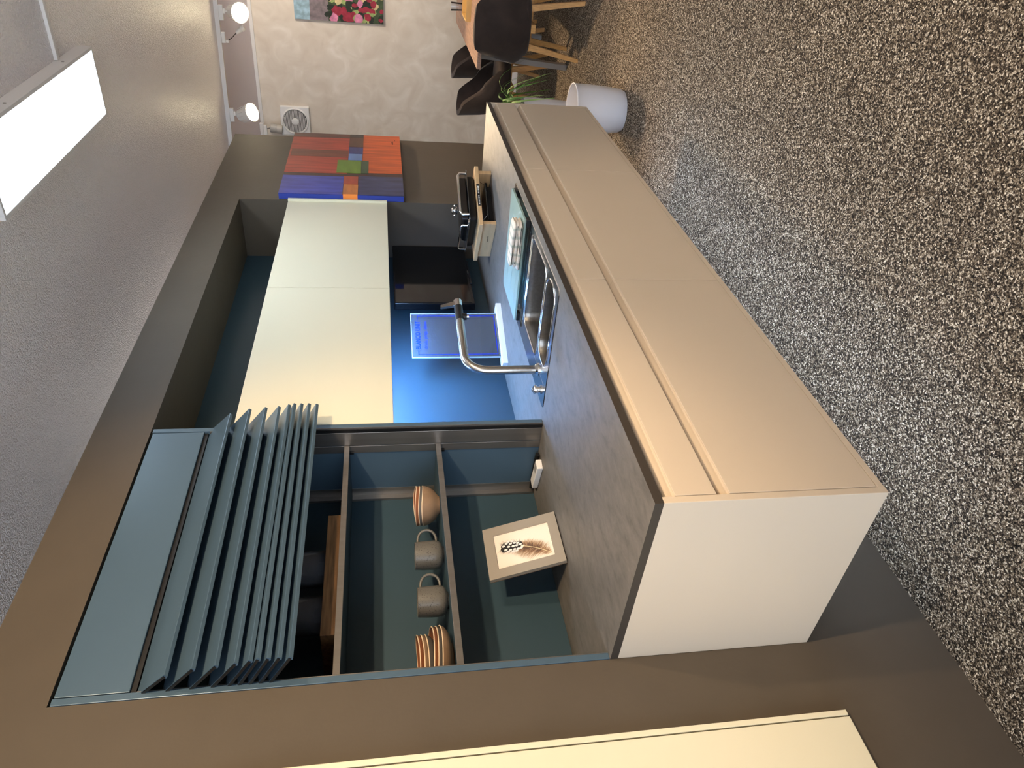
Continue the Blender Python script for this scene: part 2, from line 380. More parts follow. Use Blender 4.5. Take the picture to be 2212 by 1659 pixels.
# ------------------------------------------------------------------ shutter (tambour) cabinet on the worktop
SZ0 = H+0.0005
t = thing('shutter_cabinet', 'teal wall unit with raised louvre shutter and open shelves, standing on worktop', 'cabinet', (XT/2, 0.16, SZ0))
for x0, x1 in ((0.001, 0.018), (0.932, XT-0.0005)):
    MB().box(x0, x1, -0.002, 0.328, SZ0, ZO-0.006, 0.0012).build('side_panel', M_TEAL, t)
MB().box(0.018, 0.932, 0.328, 0.334, SZ0, ZO-0.006).build('back_panel', M_TEALMAT, t)
MB().box(0.018, 0.932, 0.02, 0.328, ZO-0.026, ZO-0.008).build('top_panel', M_TEALMAT, t)
MB().box(0.0205, 0.9295, -0.001, 0.018, 2.046, ZO-0.008, 0.0015).build('fascia', M_TEAL, t)
MB().box(0.0205, 0.9295, 0.006, 0.016, 2.034, 2.046).build('shadow_gap_strip', M_BLACK, t)
for sx, x0 in ((1, 0.018), (-1, 0.932)):
    def bx(a, b, y0, y1, z0=SZ0, z1=2.03): 
        return (min(x0+sx*a, x0+sx*b), max(x0+sx*a, x0+sx*b), y0, y1, z0, z1)
    MB().box(*bx(0, 0.006, 0.004, 0.012)).box(*bx(0, 0.003, 0.012, 0.020)).build('guide_slot', M_BLACK, t)
    MB().box(*bx(0, 0.004, 0.020, 0.076), 0.0008).build('guide_rail', M_ALU, t)
    MB().box(*bx(0, 0.004, 0.079, 0.110), 0.0008).build('guide_rail', M_ALU, t)
    MB().box(*bx(0, 0.0025, 0.285, 0.328)).box(*bx(0, 0.022, 0.318, 0.3275)).build('corner_profile', M_ALU, t)
    MB().box(*bx(0, 0.0022, -0.0015, 0.004)).build('edge_trim', M_ALU, t)
LO = [(-0.060, 1.958), (-0.078, 1.897), (-0.083, 1.847), (-0.086, 1.805), (-0.093, 1.773), (-0.097, 1.7555), (-0.096, 1.7335), (-0.0955, 1.7095), (-0.093, 1.6855)]
LI = [2.029, 1.976, 1.924, 1.877, 1.839, 1.815, 1.792, 1.769, 1.746]
for (yo, zo_), zi in zip(LO, LI):
    a = Vector((0.012, zi)); b = Vector((yo, zo_)); dd = (b-a).normalized(); nn = Vector((dd.y, -dd.x))
    if nn.y < 0: nn = -nn
    th = 0.0075
    p = [a-nn*th/2, b-dd*0.010-nn*th/2, b-dd*0.008-nn*(th/2+0.004), b-nn*(th/2+0.002), b+nn*th*0.4, b-dd*0.002+nn*th/2, a+nn*th/2]
    s = MB(); s.prism([(q.x, q.y) for q in p], 'X', 0.016, 0.948); so = s.build('slat', M_TEAL, t)
    c = MB(); c.prism([(q.x, q.y) for q in [a-nn*th*0.42, b-dd*0.004-nn*th*0.42, b-dd*0.004+nn*th*0.42, a+nn*th*0.42]], 'X', 0.0135, 0.0161); c.build('end_cap', M_BLACK, so)
for z in (1.588, 1.277):
    sh = MB().box(0.024, 0.926, 0.083, 0.3165, z, z+0.0165).build('shelf', M_TEALMAT, t)
    MB().box(0.022, 0.928, 0.0765, 0.083, z-0.0005, z+0.0175, 0.0008).build('edge_profile', M_ALU, sh)
    for xx in (0.028, 0.922): MB().box(xx-0.004, xx+0.004, 0.10, 0.108, z-0.014, z).build('shelf_pin', M_BLACK, sh)

# ------------------------------------------------------------------ wall cabinets
def wall_unit(x0, x1, label):
    t = thing('wall_cabinet', label, 'cabinet', ((x0+x1)/2, 0.16, ZCB), 0, 'cream wall cabinets')
    MB().box(x0, x1, 0.0205, 0.334, ZCB+0.019, ZCT-0.001).build('body', M_CREAM, t)
    MB().box(x0+0.001, x1-0.001, 0.0, 0.019, ZCB, ZCT, 0.0015).build('door', M_CREAM, t)
    return t
wall_unit(XT+0.002, XS, 'cream wall cabinet hung beside the shutter unit, over the acrylic sign')
wc = wall_unit(XS, XR-0.003, 'cream wall cabinet hung over the television, near the abstract painting')
MB().box(XR-0.022, XR-0.004, -0.014, 0.0, ZCB, ZCT, 0.002).build('grip_strip', M_CREAM, wc)
# light bar under the first wall cabinet
t = thing('under_cabinet_light', 'slim light bar fixed under the wall cabinet beside the shutter unit', 'light', (1.43, 0.05, ZCB+0.002))
MB().box(1.02, 1.885, 0.036, 0.0495, ZCB+0.002, ZCB+0.0185, 0.002).build('housing', M_ALU, t)
db = MB(); db.prism([(0.050, ZCB+0.0022), (0.068, ZCB+0.0180), (0.069, ZCB+0.0170), (0.051, ZCB+0.0010)], 'X', 1.025, 1.88); db.build('diffuser', mat('blue_white_strip', (255, 255, 255), 0.5, emit=((0.20, 0.45, 1.0), 215.0)), t)

# ------------------------------------------------------------------ tall cabinet at the left
t = thing('tall_cabinet', 'tall cream cabinet door standing proud of the brown partition wall', 'cabinet', (-0.55, 0, ZB))
MB().box(-0.210, -0.196, -0.020, -0.001, 0.386, 2.215, 0.0015).build('side_panel', M_CREAM, t)
MB().box(-0.810, -0.2135, -0.021, -0.001, 0.386, 2.215, 0.0015).build('door', M_CREAM, t)

# ------------------------------------------------------------------ LED ceiling panels, conduit
def led_panel(x0, x1, y0, y1, label, zt=ZC):
    t = thing('ceiling_panel_light', label, 'ceiling light', ((x0+x1)/2, (y0+y1)/2, zt-0.06), 0, 'flat ceiling panel lights')
    f = MB().box(x0, x1, y0, y0+0.014, zt-0.06, zt, 0.001).box(x0, x1, y1-0.014, y1, zt-0.06, zt, 0.001).box(x0, x0+0.014, y0+0.014, y1-0.014, zt-0.06, zt, 0.001).box(x1-0.014, x1, y0+0.014, y1-0.014, zt-0.06, zt, 0.001)
    fr = f.build('frame', M_CONDUIT, t)
    MB().box(x0+0.014, x1-0.014, y0+0.014, y1-0.014, zt-0.058, zt-0.055).build('diffuser', M_DIFF, t)
    l = bpy.data.lights.new('panel_beam', 'AREA'); l.shape = 'RECTANGLE'; l.size = x1-x0-0.03; l.size_y = y1-y0-0.03; l.energy = 11; l.color = LED_COL; l.spread = R(140)
    lo = bpy.data.objects.new('panel_beam', l); col.objects.link(lo); lo.location = ((x0+x1)/2, (y0+y1)/2, zt-0.0595)
    for xx in (x0+0.25*(x1-x0), x0+0.75*(x1-x0)):
        for yy in (y0-0.0015, y1+0.0015): MB().box(xx-0.004, xx+0.004, yy-0.0015, yy+0.0015, zt-0.04, zt-0.032).build('screw', M_STEEL, fr)
    return t
led_panel(1.435, 2.57, -0.785, -0.495, 'flat white ceiling panel light glowing above the counter')
led_panel(-2.6, -1.465, -0.785, -0.495, 'added ceiling panel light, unseen, giving cool light from behind the photographer')  # second panel is added, for cool light on the end panel
UPLIGHT = 27.0
def add_uplight_panel(x0, x1, y0, y1, label, k=1.0):
    """added hanging uplight, unseen, put in to brighten the ceiling"""
    t = thing('added_uplight', label, 'added light', ((x0+x1)/2, (y0+y1)/2, ZC-0.50), 0, 'added hanging uplights')
    MB().box(x0, x1, y0, y1, ZC-0.50, ZC-0.46, 0.003).build('body', M_CONDUIT, t)
    MB().box(x0+0.02, x1-0.02, y0+0.02, y1-0.02, ZC-0.4599, ZC-0.458).build('upper_diffuser', mat('lit_up_diffuser', (255, 255, 255), 0.5, emit=((1.0, 0.93, 0.86), 1.5)), t)
    for xx in (x0+0.1, x1-0.1): MB().tube([(xx, (y0+y1)/2, ZC-0.46), (xx, (y0+y1)/2, ZC)], 0.002, 6).build('wire', M_STEEL, t)
    l = bpy.data.lights.new('upward_beam', 'AREA'); l.shape = 'RECTANGLE'; l.size = x1-x0-0.05; l.size_y = y1-y0-0.05; l.energy = UPLIGHT*k; l.color = (1.0, 0.93, 0.86)
    o = bpy.data.objects.new('upward_beam', l); col.objects.link(o); o.location = ((x0+x1)/2, (y0+y1)/2, ZC-0.456); o.rotation_euler = (math.pi, 0, 0)
add_uplight_panel(-2.6, -1.465, -3.6, -3.31, 'added hanging uplight, unseen, in the corner behind the photographer', 1.6)  # four unseen uplights added to lift the ceiling and back wall
add_uplight_panel(1.0, 2.135, -2.75, -2.46, 'added hanging uplight, unseen, over the open carpet', 0.35)
add_uplight_panel(5.0, 6.135, -2.6, -2.31, 'added hanging uplight, unseen, beyond the dining table', 1.7)
add_uplight_panel(2.4, 3.535, 1.3, 1.59, 'added hanging uplight, unseen, behind the brown partition wall', 0.3)
tag(MB().box(2.30, 2.325, -3.0, -0.786, ZC-0.014, ZC, 0.002).build('cable_conduit', M_CONDUIT), 'thin white cable conduit running across the ceiling to the panel light', 'conduit')

# ------------------------------------------------------------------ track and spotlights over the dining corner
ang = math.atan2(9.0, rail_x(3.4)-rail_x(-5.4)) - math.pi/2
tr = MB(); y0, y1 = -3.0, 2.6
hw = 0.018
tr.add([(rail_x(y)+dx, y, z) for y in (y0, y1) for dx in (-hw, hw) for z in (ZC-0.032, ZC)], [(0, 1, 3, 2), (4, 6, 7, 5), (0, 4, 5, 1), (2, 3, 7, 6), (0, 2, 6, 4), (1, 5, 7, 3)])
tag(tr.build('lighting_track', M_CONDUIT), 'white lighting track along the ceiling above the dining corner', 'track')
def spot(x, y, tdir, label, lit=True, zt=ZC-0.032, energy=0, size=80, scale=1.0, colr=WARM):
    t = thing('track_spotlight', label, 'spotlight', (x, y, zt), 0, 'white track spotlights')
    MB().box(x-0.015, x+0.015, y-0.055, y+0.055, zt-0.034, zt, 0.004).box(x-0.01, x+0.01, y-0.03, y+0.005, zt-0.048, zt-0.034, 0.003).build('adapter', M_WHITE, t)
    hd = Vector((x, y-0.01, zt-0.048)); d = Vector(tdir).normalized()
    c = hd+Vector((0, 0, -0.075)); Q = d.to_track_quat('Z', 'Y').to_matrix()
    MB().tube([hd, hd+Vector((0, 0, -0.03)), c-d*0.02], 0.006, 8).build('arm', M_WHITE, t)
    k = scale
    hs = MB().lathe([(0.024*k, -0.055*k), (0.036*k, -0.045*k), (0.040*k, -0.02*k), (0.045*k, 0.0), (0.058*k, 0.045*k), (0.060*k, 0.062*k), (0.056*k, 0.062*k), (0.052*k, 0.052*k)], c, 28, Q).build('head', M_WHITE, t, smooth=40)
    for j in range(14):
        a = 2*math.pi*j/14; v = Q @ Vector((math.cos(a)*0.047*k, math.sin(a)*0.047*k, 0)); w0 = c+v-d*0.03*k; w1 = c+v*1.12+d*0.02*k
        MB().tube([w0, w1], 0.0022, 5).build('cooling_fin', M_CONDUIT, hs)
    if lit:
        MB().lathe([(0.050*k, 0.050*k), (0.050*k, 0.058*k), (0.040*k, 0.075*k), (0.022*k, 0.084*k), (0.004, 0.087*k)], c, 24, Q).build('bulb', M_BULB, t, smooth=60)
        if energy:
            p = c+d*0.10*k
            spot_light(p, p+d, energy, size, 0.6, colr, 0.04)
    return t
spot(rail_x(-0.40), -0.40, (-0.80, -0.10, -0.62), 'glowing white track spotlight above the dining table, at the top picture edge', energy=260, size=44, scale=1.25)
spot(rail_x(0.35), 0.35, (-0.55, -0.45, -1), 'glowing white track spotlight nearest the brown partition wall', energy=150, size=80, scale=1.25)
# hanging empty socket
x, y = rail_x(-0.235), -0.235
t = thing('lamp_socket', 'white track adapter with an empty dangling lamp socket, between two glowing spotlights', 'lamp socket', (x, y, ZC-0.032))
MB().box(x-0.015, x+0.015, y-0.03, y+0.05, ZC-0.062, ZC-0.032, 0.005).box(x-0.009, x+0.009, y+0.028, y+0.048, ZC-0.085, ZC-0.062, 0.003).build('adapter', M_WHITE, t)
MB().tube([(x, y+0.03, ZC-0.08), (x, y+0.01, ZC-0.11), (x, y-0.03, ZC-0.15)], 0.003, 8).build('cord', M_BLACK, t)
MB().lathe([(0.014, 0), (0.016, 0.015), (0.016, 0.045), (0.022, 0.05), (0.022, 0.075), (0.018, 0.078)], (x, y-0.03, ZC-0.15), 20, Vector((0.05, -0.55, -0.8)).normalized().to_track_quat('Z', 'Y').to_matrix()).build('socket', M_WHITE, t, smooth=40)
# short rail + barrel spot at the far wall
tag(MB().box(XF-0.10, XF-0.06, 0.93, 2.2, ZC-0.036, ZC, 0.003).build('lighting_rail', M_CONDUIT), 'short white lighting rail at the back wall beside the fan', 'rail')
t = thing('barrel_spotlight', 'small grey barrel spotlight beside the wall fan', 'spotlight', (XF-0.08, 0.98, ZC-0.036))
MB().box(XF-0.095, XF-0.065, 0.95, 1.05, ZC-0.07, ZC-0.036, 0.004).build('adapter', M_WHITE, t)
MB().tube([(XF-0.08, 0.985, ZC-0.07), (XF-0.08, 0.975, ZC-0.12)], 0.006, 8).build('arm', M_STEEL, t)
MB().lathe([(0.04, -0.06), (0.045, -0.055), (0.045, -0.005), (0.043, -0.003), (0.043, 0.003), (0.045, 0.005), (0.045, 0.06), (0.04, 0.065)], (XF-0.08, 0.985, ZC-0.17), 28, Matrix.Rotation(R(8), 3, 'X')).build('barrel', mat('grey_lamp_barrel', (176, 172, 164), 0.4), t, smooth=40)
spot(rail_x(-1.7), -1.7, (1.0, 0.75, -0.42), 'added track spotlight, unseen, washing the back wall', energy=95, size=110, colr=(1.0, 0.88, 0.74))  # unseen spot added to brighten the back wall
# spots on the camera's side of the room (unseen); the last two are added for brightness
spot(-0.25, -2.35, (0.25, 2.35, -0.95), 'white ceiling spotlight behind the photographer, aimed at the shutter cabinet', zt=ZC, energy=205, size=62)
spot(0.5, -3.1, (-0.05, 2.5, -1.9), 'added ceiling spotlight, unseen, warming the near end of the counter', zt=ZC, energy=95, size=70)  # added to warm the near cabinet fronts
spot(3.6, -2.9, (0.1, -0.15, -1), 'added ceiling spotlight, unseen, lighting the carpet near the dining table', zt=ZC, energy=40, size=90)  # added to light the open carpet

# ------------------------------------------------------------------ back wall: fan and flower picture
fx = XF-0.001; fy, fz = 0.905, 2.365
t = thing('wall_fan', 'square white wall extractor fan with round slatted grille', 'fan', (fx, fy, fz-0.15))
MB().box(fx-0.05, fx, fy-0.15, fy+0.15, fz-0.15, fz+0.15, 0.008).build('housing', M_WHITE, t)
MF = Matrix.Rotation(R(-90), 3, 'Y')
MB().lathe([(0.118, 0.0), (0.126, 0.012), (0.132, 0.012), (0.140, 0.0)], (fx-0.05, fy, fz), 48, MF, cap=False).build('ring', M_WHITE, t, smooth=50)
MB().lathe([(0.118, 0.0005), (0.118, 0.001)], (fx-0.05, fy, fz), 48, MF).build('dark_opening', mat('fan_shadow_interior', (26, 25, 24), 0.7), t)
for k in range(19):
    zz = -0.108+k*0.012; hwd = math.sqrt(max(0.0001, 0.116**2-zz**2))
    MB().box(fx-0.060, fx-0.052, fy-hwd, fy+hwd, fz+zz-0.0028, fz+zz+0.0028).build('grille_slat', M_WHITE, t)
MB().lathe([(0.036, 0.0), (0.036, 0.016), (0.030, 0.019), (0.001, 0.020)], (fx-0.05, fy, fz), 32, MF).build('hub', M_WHITE, t, smooth=40)

t = thing('flower_picture', 'colourful unframed garden picture with red flowers on the pale back wall', 'picture', (XF-0.02, -0.7, 1.42))
px0 = XF-0.022
MB().box(px0, XF-0.001, -1.30, -0.09, 1.418, 2.29, 0.002).build('canvas', mat('canvas_edge', (206, 202, 192), 0.7), t)
def blob(mb, cy, cz, ry, rz, x, n=9, jit=0.3):
    pts = [(x, cy+ry*math.cos(2*math.pi*k/n)*(1+random.uniform(-jit, jit)), cz+rz*math.sin(2*math.pi*k/n)*(1+random.uniform(-jit, jit))) for k in range(n)]
    pts = [(p[0], min(-0.092, max(-1.298, p[1])), min(2.288, max(1.42, p[2]))) for p in pts]
    mb.add(pts, [tuple(range(n))])
def paint(name, rgb, fn, lay):
    mb = MB(); fn(mb, px0-0.0004*lay); o = mb.build(name, mat('paint_'+name, rgb, 0.7, var=(22, 0.3, (1, 1, 1))), t, fix=False)
    if len(mb.f) > 1: o['kind'] = 'stuff'
paint('sky', (150, 178, 190), lambda m, x: m.add([(x, -1.298, 2.04), (x, -0.092, 2.13), (x, -0.092, 2.288), (x, -1.298, 2.288)], [(0, 1, 2, 3)]), 1)
paint('stone_pillar', (128, 116, 118), lambda m, x: m.add([(x, -1.298, 1.92), (x, -0.092, 1.96), (x, -0.092, 2.14), (x, -1.298, 2.12)], [(0, 1, 2, 3)]), 2)
paint('foliage_ground', (64, 78, 52), lambda m, x: m.add([(x, -1.298, 1.42), (x, -0.092, 1.42), (x, -0.092, 1.96), (x, -1.298, 1.94)], [(0, 1, 2, 3)]), 3)
def rb(n, r, zr):
    def f(m, x):
        for _ in range(n): blob(m, random.uniform(-1.2, -0.1), random.uniform(*zr), r*random.uniform(.6, 1.3), r*random.uniform(.6, 1.3), x-random.uniform(0, .0003))
    return f
paint('light_leaf', (150, 168, 104), rb(60, 0.045, (1.44, 2.0)), 4)
paint('yellow_leaf', (206, 188, 140), rb(40, 0.03, (1.43, 1.95)), 5)
paint('dark_leaf', (36, 46, 34), rb(90, 0.04, (1.43, 2.02)), 6)
paint('red_flower', (150, 44, 62), rb(60, 0.03, (1.43, 1.9)), 7)
paint('pink_flower', (206, 130, 160), rb(12, 0.035, (1.5, 1.95)), 8)

# ------------------------------------------------------------------ abstract painting on the partition
t = thing('abstract_painting', 'square abstract canvas of red, orange and blue fields with green block', 'painting', (3.365, 0, 1.345))
PX0, PX1, PZ0, PZ1, PY = 2.862, 3.868, 1.345, 2.010, -0.034
MB().box(PX0, PX1, PY, -0.001, PZ0, PZ1, 0.002).build('canvas', mat('painted_canvas_edge', (44, 62, 150), 0.6), t)
def field(name, rgb, x0, x1, z0, z1, lay=1, amt=0.22, sc=(1, 1, 4)):
    MB().box(x0, x1, PY-0.0006*lay, PY+0.001, z0, z1).build(name, mat('paint_%d_%d_%d' % rgb, rgb, 0.5, var=(7, amt, sc)), t)
field('colour_field', (62, 36, 34), PX0, PX1, PZ0, PZ1, 1)
field('red_field', (172, 60, 44), 3.172, PX1, 1.662, PZ1, 2, 0.3, (5, 1, 0.7))
field('dark_red_band', (120, 58, 44), 3.44, 3.56, 1.664, 2.0, 3, 0.25, (5, 1, 0.7))
field('maroon_band', (92, 48, 42), 3.79, PX1, 1.662, PZ1, 3, 0.25, (5, 1, 0.7))
field('orange_field', (196, 84, 34), 3.194, PX1, PZ0, 1.576, 2, 0.25, (5, 1, 0.7))
field('blue_field', (56, 66, 158), PX0, 3.126, 1.677, PZ1, 2, 0.3, (4, 1, 1))
field('dusk_blue_field', (50, 56, 92), PX0, 3.14, PZ0, 1.594, 2, 0.35, (4, 1, 1))
field('teal_block', (46, 46, 50), 3.815, PX1, 1.576, 1.660, 4)
field('brown_block', (84, 50, 40), 3.63, 3.812, 1.576, 1.660, 4)
field('navy_block', (46, 54, 124), 3.508, 3.626, 1.576, 1.660, 4)
field('light_blue_block', (102, 136, 194), 3.394, 3.504, 1.578, 1.660, 4, 0.1)
field('green_block', (104, 136, 44), 3.183, 3.390, 1.583, 1.721, 5, 0.12)
field('dark_green_block', (54, 78, 54), 3.183, 3.388, 1.540, 1.581, 5, 0.15)
field('rust_block', (166, 66, 44), 3.012, 3.130, 1.597, 1.676, 4)
field('amber_block', (190, 112, 54), PX0+0.004, 3.008, 1.595, 1.674, 4)
MB().box(PX0-0.0008, PX0+0.004, PY-0.0026, -0.004, 1.596, 1.673).build('amber_edge', mat('amber_edge_paint', (240, 140, 60), 0.5), t)
sg = MB(); sg.cur = 0
for k in range(5): sg.box(3.705+k*0.012, 3.712+k*0.012, PY-0.0022, PY-0.001, 1.389, 1.396+0.004*(k % 2))
sg.box(3.775, 3.785, PY-0.0022, PY-0.001, 1.376, 1.380)
sg.build('signature', mat('dark_signature', (40, 20, 18), 0.6), t)

# ------------------------------------------------------------------ television in the niche
t = thing('television', 'small black flat television on the niche back panel under the cupboard', 'television', (2.53, 0.30, 1.0))
MB().box(2.200, 2.848, 0.256, 0.296, 1.005, 1.412, 0.004).build('housing', M_TVFRAME, t)
MB().box(2.208, 2.840, 0.2545, 0.2565, 1.022, 1.404).build('screen', M_TV, t)
MB().box(2.40, 2.66, 0.250, 0.262, 1.000, 1.010, 0.003).build('speaker_bar', M_TVFRAME, t)
MB().box(2.525, 2.55, 0.2530, 0.2562, 1.010, 1.0145).build('badge', M_STEEL, t)
MB().box(2.42, 2.62, 0.296, 0.334, 1.1, 1.3).build('wall_mount', M_BLACK, t)

# ------------------------------------------------------------------ sink
t = thing('sink', 'stainless steel inset sink with two bowls and ribbed drainer', 'sink', (1.41, -0.28, H))
rim = MB()
outer = rrect(0.953, 1.863, -0.517, -0.045, 0.02, 5)
b1 = rrect(0.985, 1.122, -0.490, -0.180, 0.055, 8)
b2 = rrect(1.140, 1.405, -0.492, -0.134, 0.035, 6)
dr = rrect(1.430, 1.840, -0.492, -0.075, 0.02, 4)
plate_with_holes(rim, outer, [b1, b2, dr], H+0.0028)
n = len(outer); vs = [(x, y, H+0.0028) for x, y in outer]+[(x+(-0.0015 if x < 1.4 else 0.0015), y+(-0.0015 if y < -0.28 else 0.0015), H+0.0002) for x, y in outer]
rim.add(vs, [(k, (k+1) % n, (k+1) % n+n, k+n) for k in range(n)])
rim.build('rim', M_STEEL, t, fix=False)
def bowl(name, lp, cx, cy, depth, shrink, m=M_STEELDARK):
    rings = []
    for s_, z in ((1.0, 0.0028), (0.985, -0.004), (0.97, -0.02), (1-shrink*0.6, -depth*0.8), (1-shrink, -depth*0.95), (1-shrink*1.8, -depth)):
        rings.append([(cx+(x-cx)*s_, cy+(y-cy)*s_, H+z) for x, y in lp])
    return loft(rings, cap_last=True).build(name, m, t, smooth=50, fix=False)
bowl('side_bowl', b1, 1.05, -0.335, 0.10, 0.06)
mbw = bowl('main_bowl', b2, 1.27, -0.313, 0.175, 0.05)
dro = bowl('drainer', dr, 1.635, -0.28, 0.012, 0.02, M_STEEL)
for k in range(9): MB().box(1.46+k*0.042, 1.466+k*0.042, -0.46, -0.10, H-0.0118, H-0.006, 0.001).build('drainer_rib', M_STEEL, dro)
for bb, cx, cy in ((b1, 1.05, -0.335), (b2, 1.27, -0.313)):
    MB().tube([(x, y, H+0.003) for x, y in bb]+[(bb[0][0], bb[0][1], H+0.003)], 0.0026, 8, False).build('bowl_edge', M_CHROME, t, smooth=60)
MB().tube([(1.412, -0.49, H+0.004), (1.412, -0.13, H+0.004)], 0.004, 8).build('ledge_bar', M_CHROME, t, smooth=60)
rr = rrect(-0.032, 0.032, -0.018, 0.018, 0.006, 3)
MB().tube([(1.30+x, -0.139, H-0.06+y) for x, y in rr]+[(1.30+rr[0][0], -0.139, H-0.06+rr[0][1])], 0.0014, 6, False).build('overflow_slot', M_CHROME, mbw)
MB().box(0.985, 1.40, -0.126, -0.122, H+0.0028, H+0.0034).build('ledge_line', M_CHROME, t)

# ------------------------------------------------------------------ tap
t = thing('kitchen_tap', 'tall L-shaped steel tap with black spray head and lever at the spout end', 'tap', (1.084, -0.122, H+0.003))
TZ = 1.182; path = [(1.084, -0.122, H+0.006), (1.084, -0.122, 1.107)]
ux, uy = 0.985, -0.17
for k in range(1, 11):
    a = R(9*k); path.append((1.084+0.075*(1-math.cos(a))*ux, -0.122+0.075*(1-math.cos(a))*uy, 1.107+0.075*math.sin(a)))
def tp(s, dz=0.0, dn=0.0): return (1.084+ux*s-uy*dn, -0.122+uy*s+ux*dn, TZ+dz)
path.append(tp(0.265))
MB().tube(path, 0.0158, 24).build('spout', M_STEEL, t, smooth=50)
MB().lathe([(0.024, 0.0), (0.024, 0.004), (0.020, 0.008), (0.0168, 0.012)], (1.084, -0.122, H+0.003), 28).build('base_ring', M_CHROME, t, smooth=40)
MB().tube([tp(0.263), tp(0.345)], 0.0162, 24).build('spray_grip', M_BLACK, t, smooth=50)
MB().tube([tp(0.343), tp(0.378)], [0.0162, 0.0162], 24).build('end_cap', M_CHROME, t, smooth=50)
MB().tube([tp(0.288, -0.008), tp(0.288, -0.027)], 0.0135, 20).build('spray_nozzle', M_BLACK, t, smooth=50)
MB().tube([tp(0.288, -0.026), tp(0.288, -0.035)], 0.0085, 20).build('aerator', M_CHROME, t, smooth=50)
le = MB()
le.add([tp(0.349, 0.014, -0.006), tp(0.349, 0.014, 0.006), tp(0.372, 0.014, 0.006), tp(0.372, 0.014, -0.006), tp(0.336, 0.068, -0.005), tp(0.336, 0.068, 0.005), tp(0.350, 0.068, 0.005), tp(0.350, 0.068, -0.005)],
       [(0, 1, 2, 3), (4, 5, 6, 7), (0, 1, 5, 4), (1, 2, 6, 5), (2, 3, 7, 6), (3, 0, 4, 7)])
le.build('lever', M_STEEL, t)
t = thing('drain_knob', 'small chrome drain control knob on the sink rim beside the tap', 'knob', (1.01, -0.088, H+0.003))
MB().lathe([(0.017, 0), (0.017, 0.004), (0.012, 0.006), (0.012, 0.014), (0.0155, 0.015), (0.0155, 0.024), (0.014, 0.026)], (1.01, -0.088, H+0.003), 28).build('knob_body', M_CHROME, t, smooth=40)
MB().box(1.003, 1.017, -0.092, -0.084, H+0.029, H+0.035, 0.001).build('grip_bar', M_STEEL, t)

# ------------------------------------------------------------------ glass cutting board + towel
t = thing('glass_cutting_board', 'frosted green glass cutting board with black rubber corners across the sink', 'cutting board', (1.64, -0.31, H+0.003))
bz = H+0.020
gl = MB(); gl.prism(rrect(1.475, 1.795, -0.520, -0.085, 0.012, 4), 'Z', bz, bz+0.007); gl.build('glass_plate', M_BOARDGLASS, t)
for cx, cy in ((1.492, -0.503), (1.778, -0.503), (1.492, -0.102), (1.778, -0.102)):
    MB().box(cx-0.016, cx+0.016, cy-0.016, cy+0.016, H+0.0031, bz, 0.003).build('rubber_foot', M_BLACK, t)
for k in range(3): MB().box(1.53+k*0.09, 1.533+k*0.09, -0.46, -0.14, bz+0.007, bz+0.0073).build('printed_line', mat('board_print', (120, 140, 134), 0.4), t)

def _towel(nt, b, tc):
    wv = nt.nodes.new('ShaderNodeTexWave'); wv.inputs['Scale'].default_value = 9; wv.inputs['Distortion'].default_value = 0.6; wv.bands_direction = 'Y'
    nt.links.new(tc.outputs['Object'], wv.inputs[0])
    r = ramp(nt, [(0.0, (178, 182, 168)), (0.22, (204, 200, 187)), (0.36, (224, 214, 200)), (1.0, (226, 216, 202))]); nt.links.new(wv.outputs[0], r.inputs[0])
    nt.links.new(r.outputs[0], b.inputs['Base Color']); b.inputs['Roughness'].default_value = 0.9
M_TOWEL = node_mat('checked_linen', _towel)
t = thing('folded_tea_towel', 'folded cream checked tea towel lying on the glass board', 'towel', (1.52, -0.41, bz+0.007))
def fold_layer(zb, off, x0, x1, y0, y1, th):
    rings = []; ny = 14; cx = (x0+x1)/2; hw_ = (x1-x0)/2-th/2
    for j in range(ny+1):
        v = j/ny; e = 1.0 if 0 < j < ny else 0.55; rg = []
        for k in range(20):
            a = 2*math.pi*k/20; ex_ = hw_ if math.cos(a) >= 0 else -hw_
            rg.append((cx+ex_*e+th/2*e*math.cos(a)+0.004*math.sin(v*6+off), y0+(y1-y0)*v+0.003*math.sin(a*2+off), zb+th/2+th/2*e*math.sin(a)+0.0012*math.sin(v*9+off)))
        rings.append(rg)
    return loft(rings, True, True)
for q, (zb, off, x0, x1, y0, y1, th) in enumerate([(bz+0.0085, 0.3, 1.476, 1.562, -0.498, -0.305, 0.0125), (bz+0.0215, 1.9, 1.482, 1.556, -0.502, -0.312, 0.012), (bz+0.0345, 4.1, 1.479, 1.550, -0.505, -0.322, 0.0125)]):
    f_ = fold_layer(zb, off, x0, x1, y0, y1, th).build(('lower_fold', 'middle_fold', 'upper_fold')[q], M_TOWEL, t, smooth=80)
    MB().tube([(x0+0.002+0.003*math.sin(k*0.8+off), y0+0.012+k*0.017, zb+th*0.45+0.001*math.sin(k*1.7)) for k in range(10)], 0.0018, 6).build('dark_hem', mat('dark_towel_hem', (70, 66, 60), 0.9), f_)

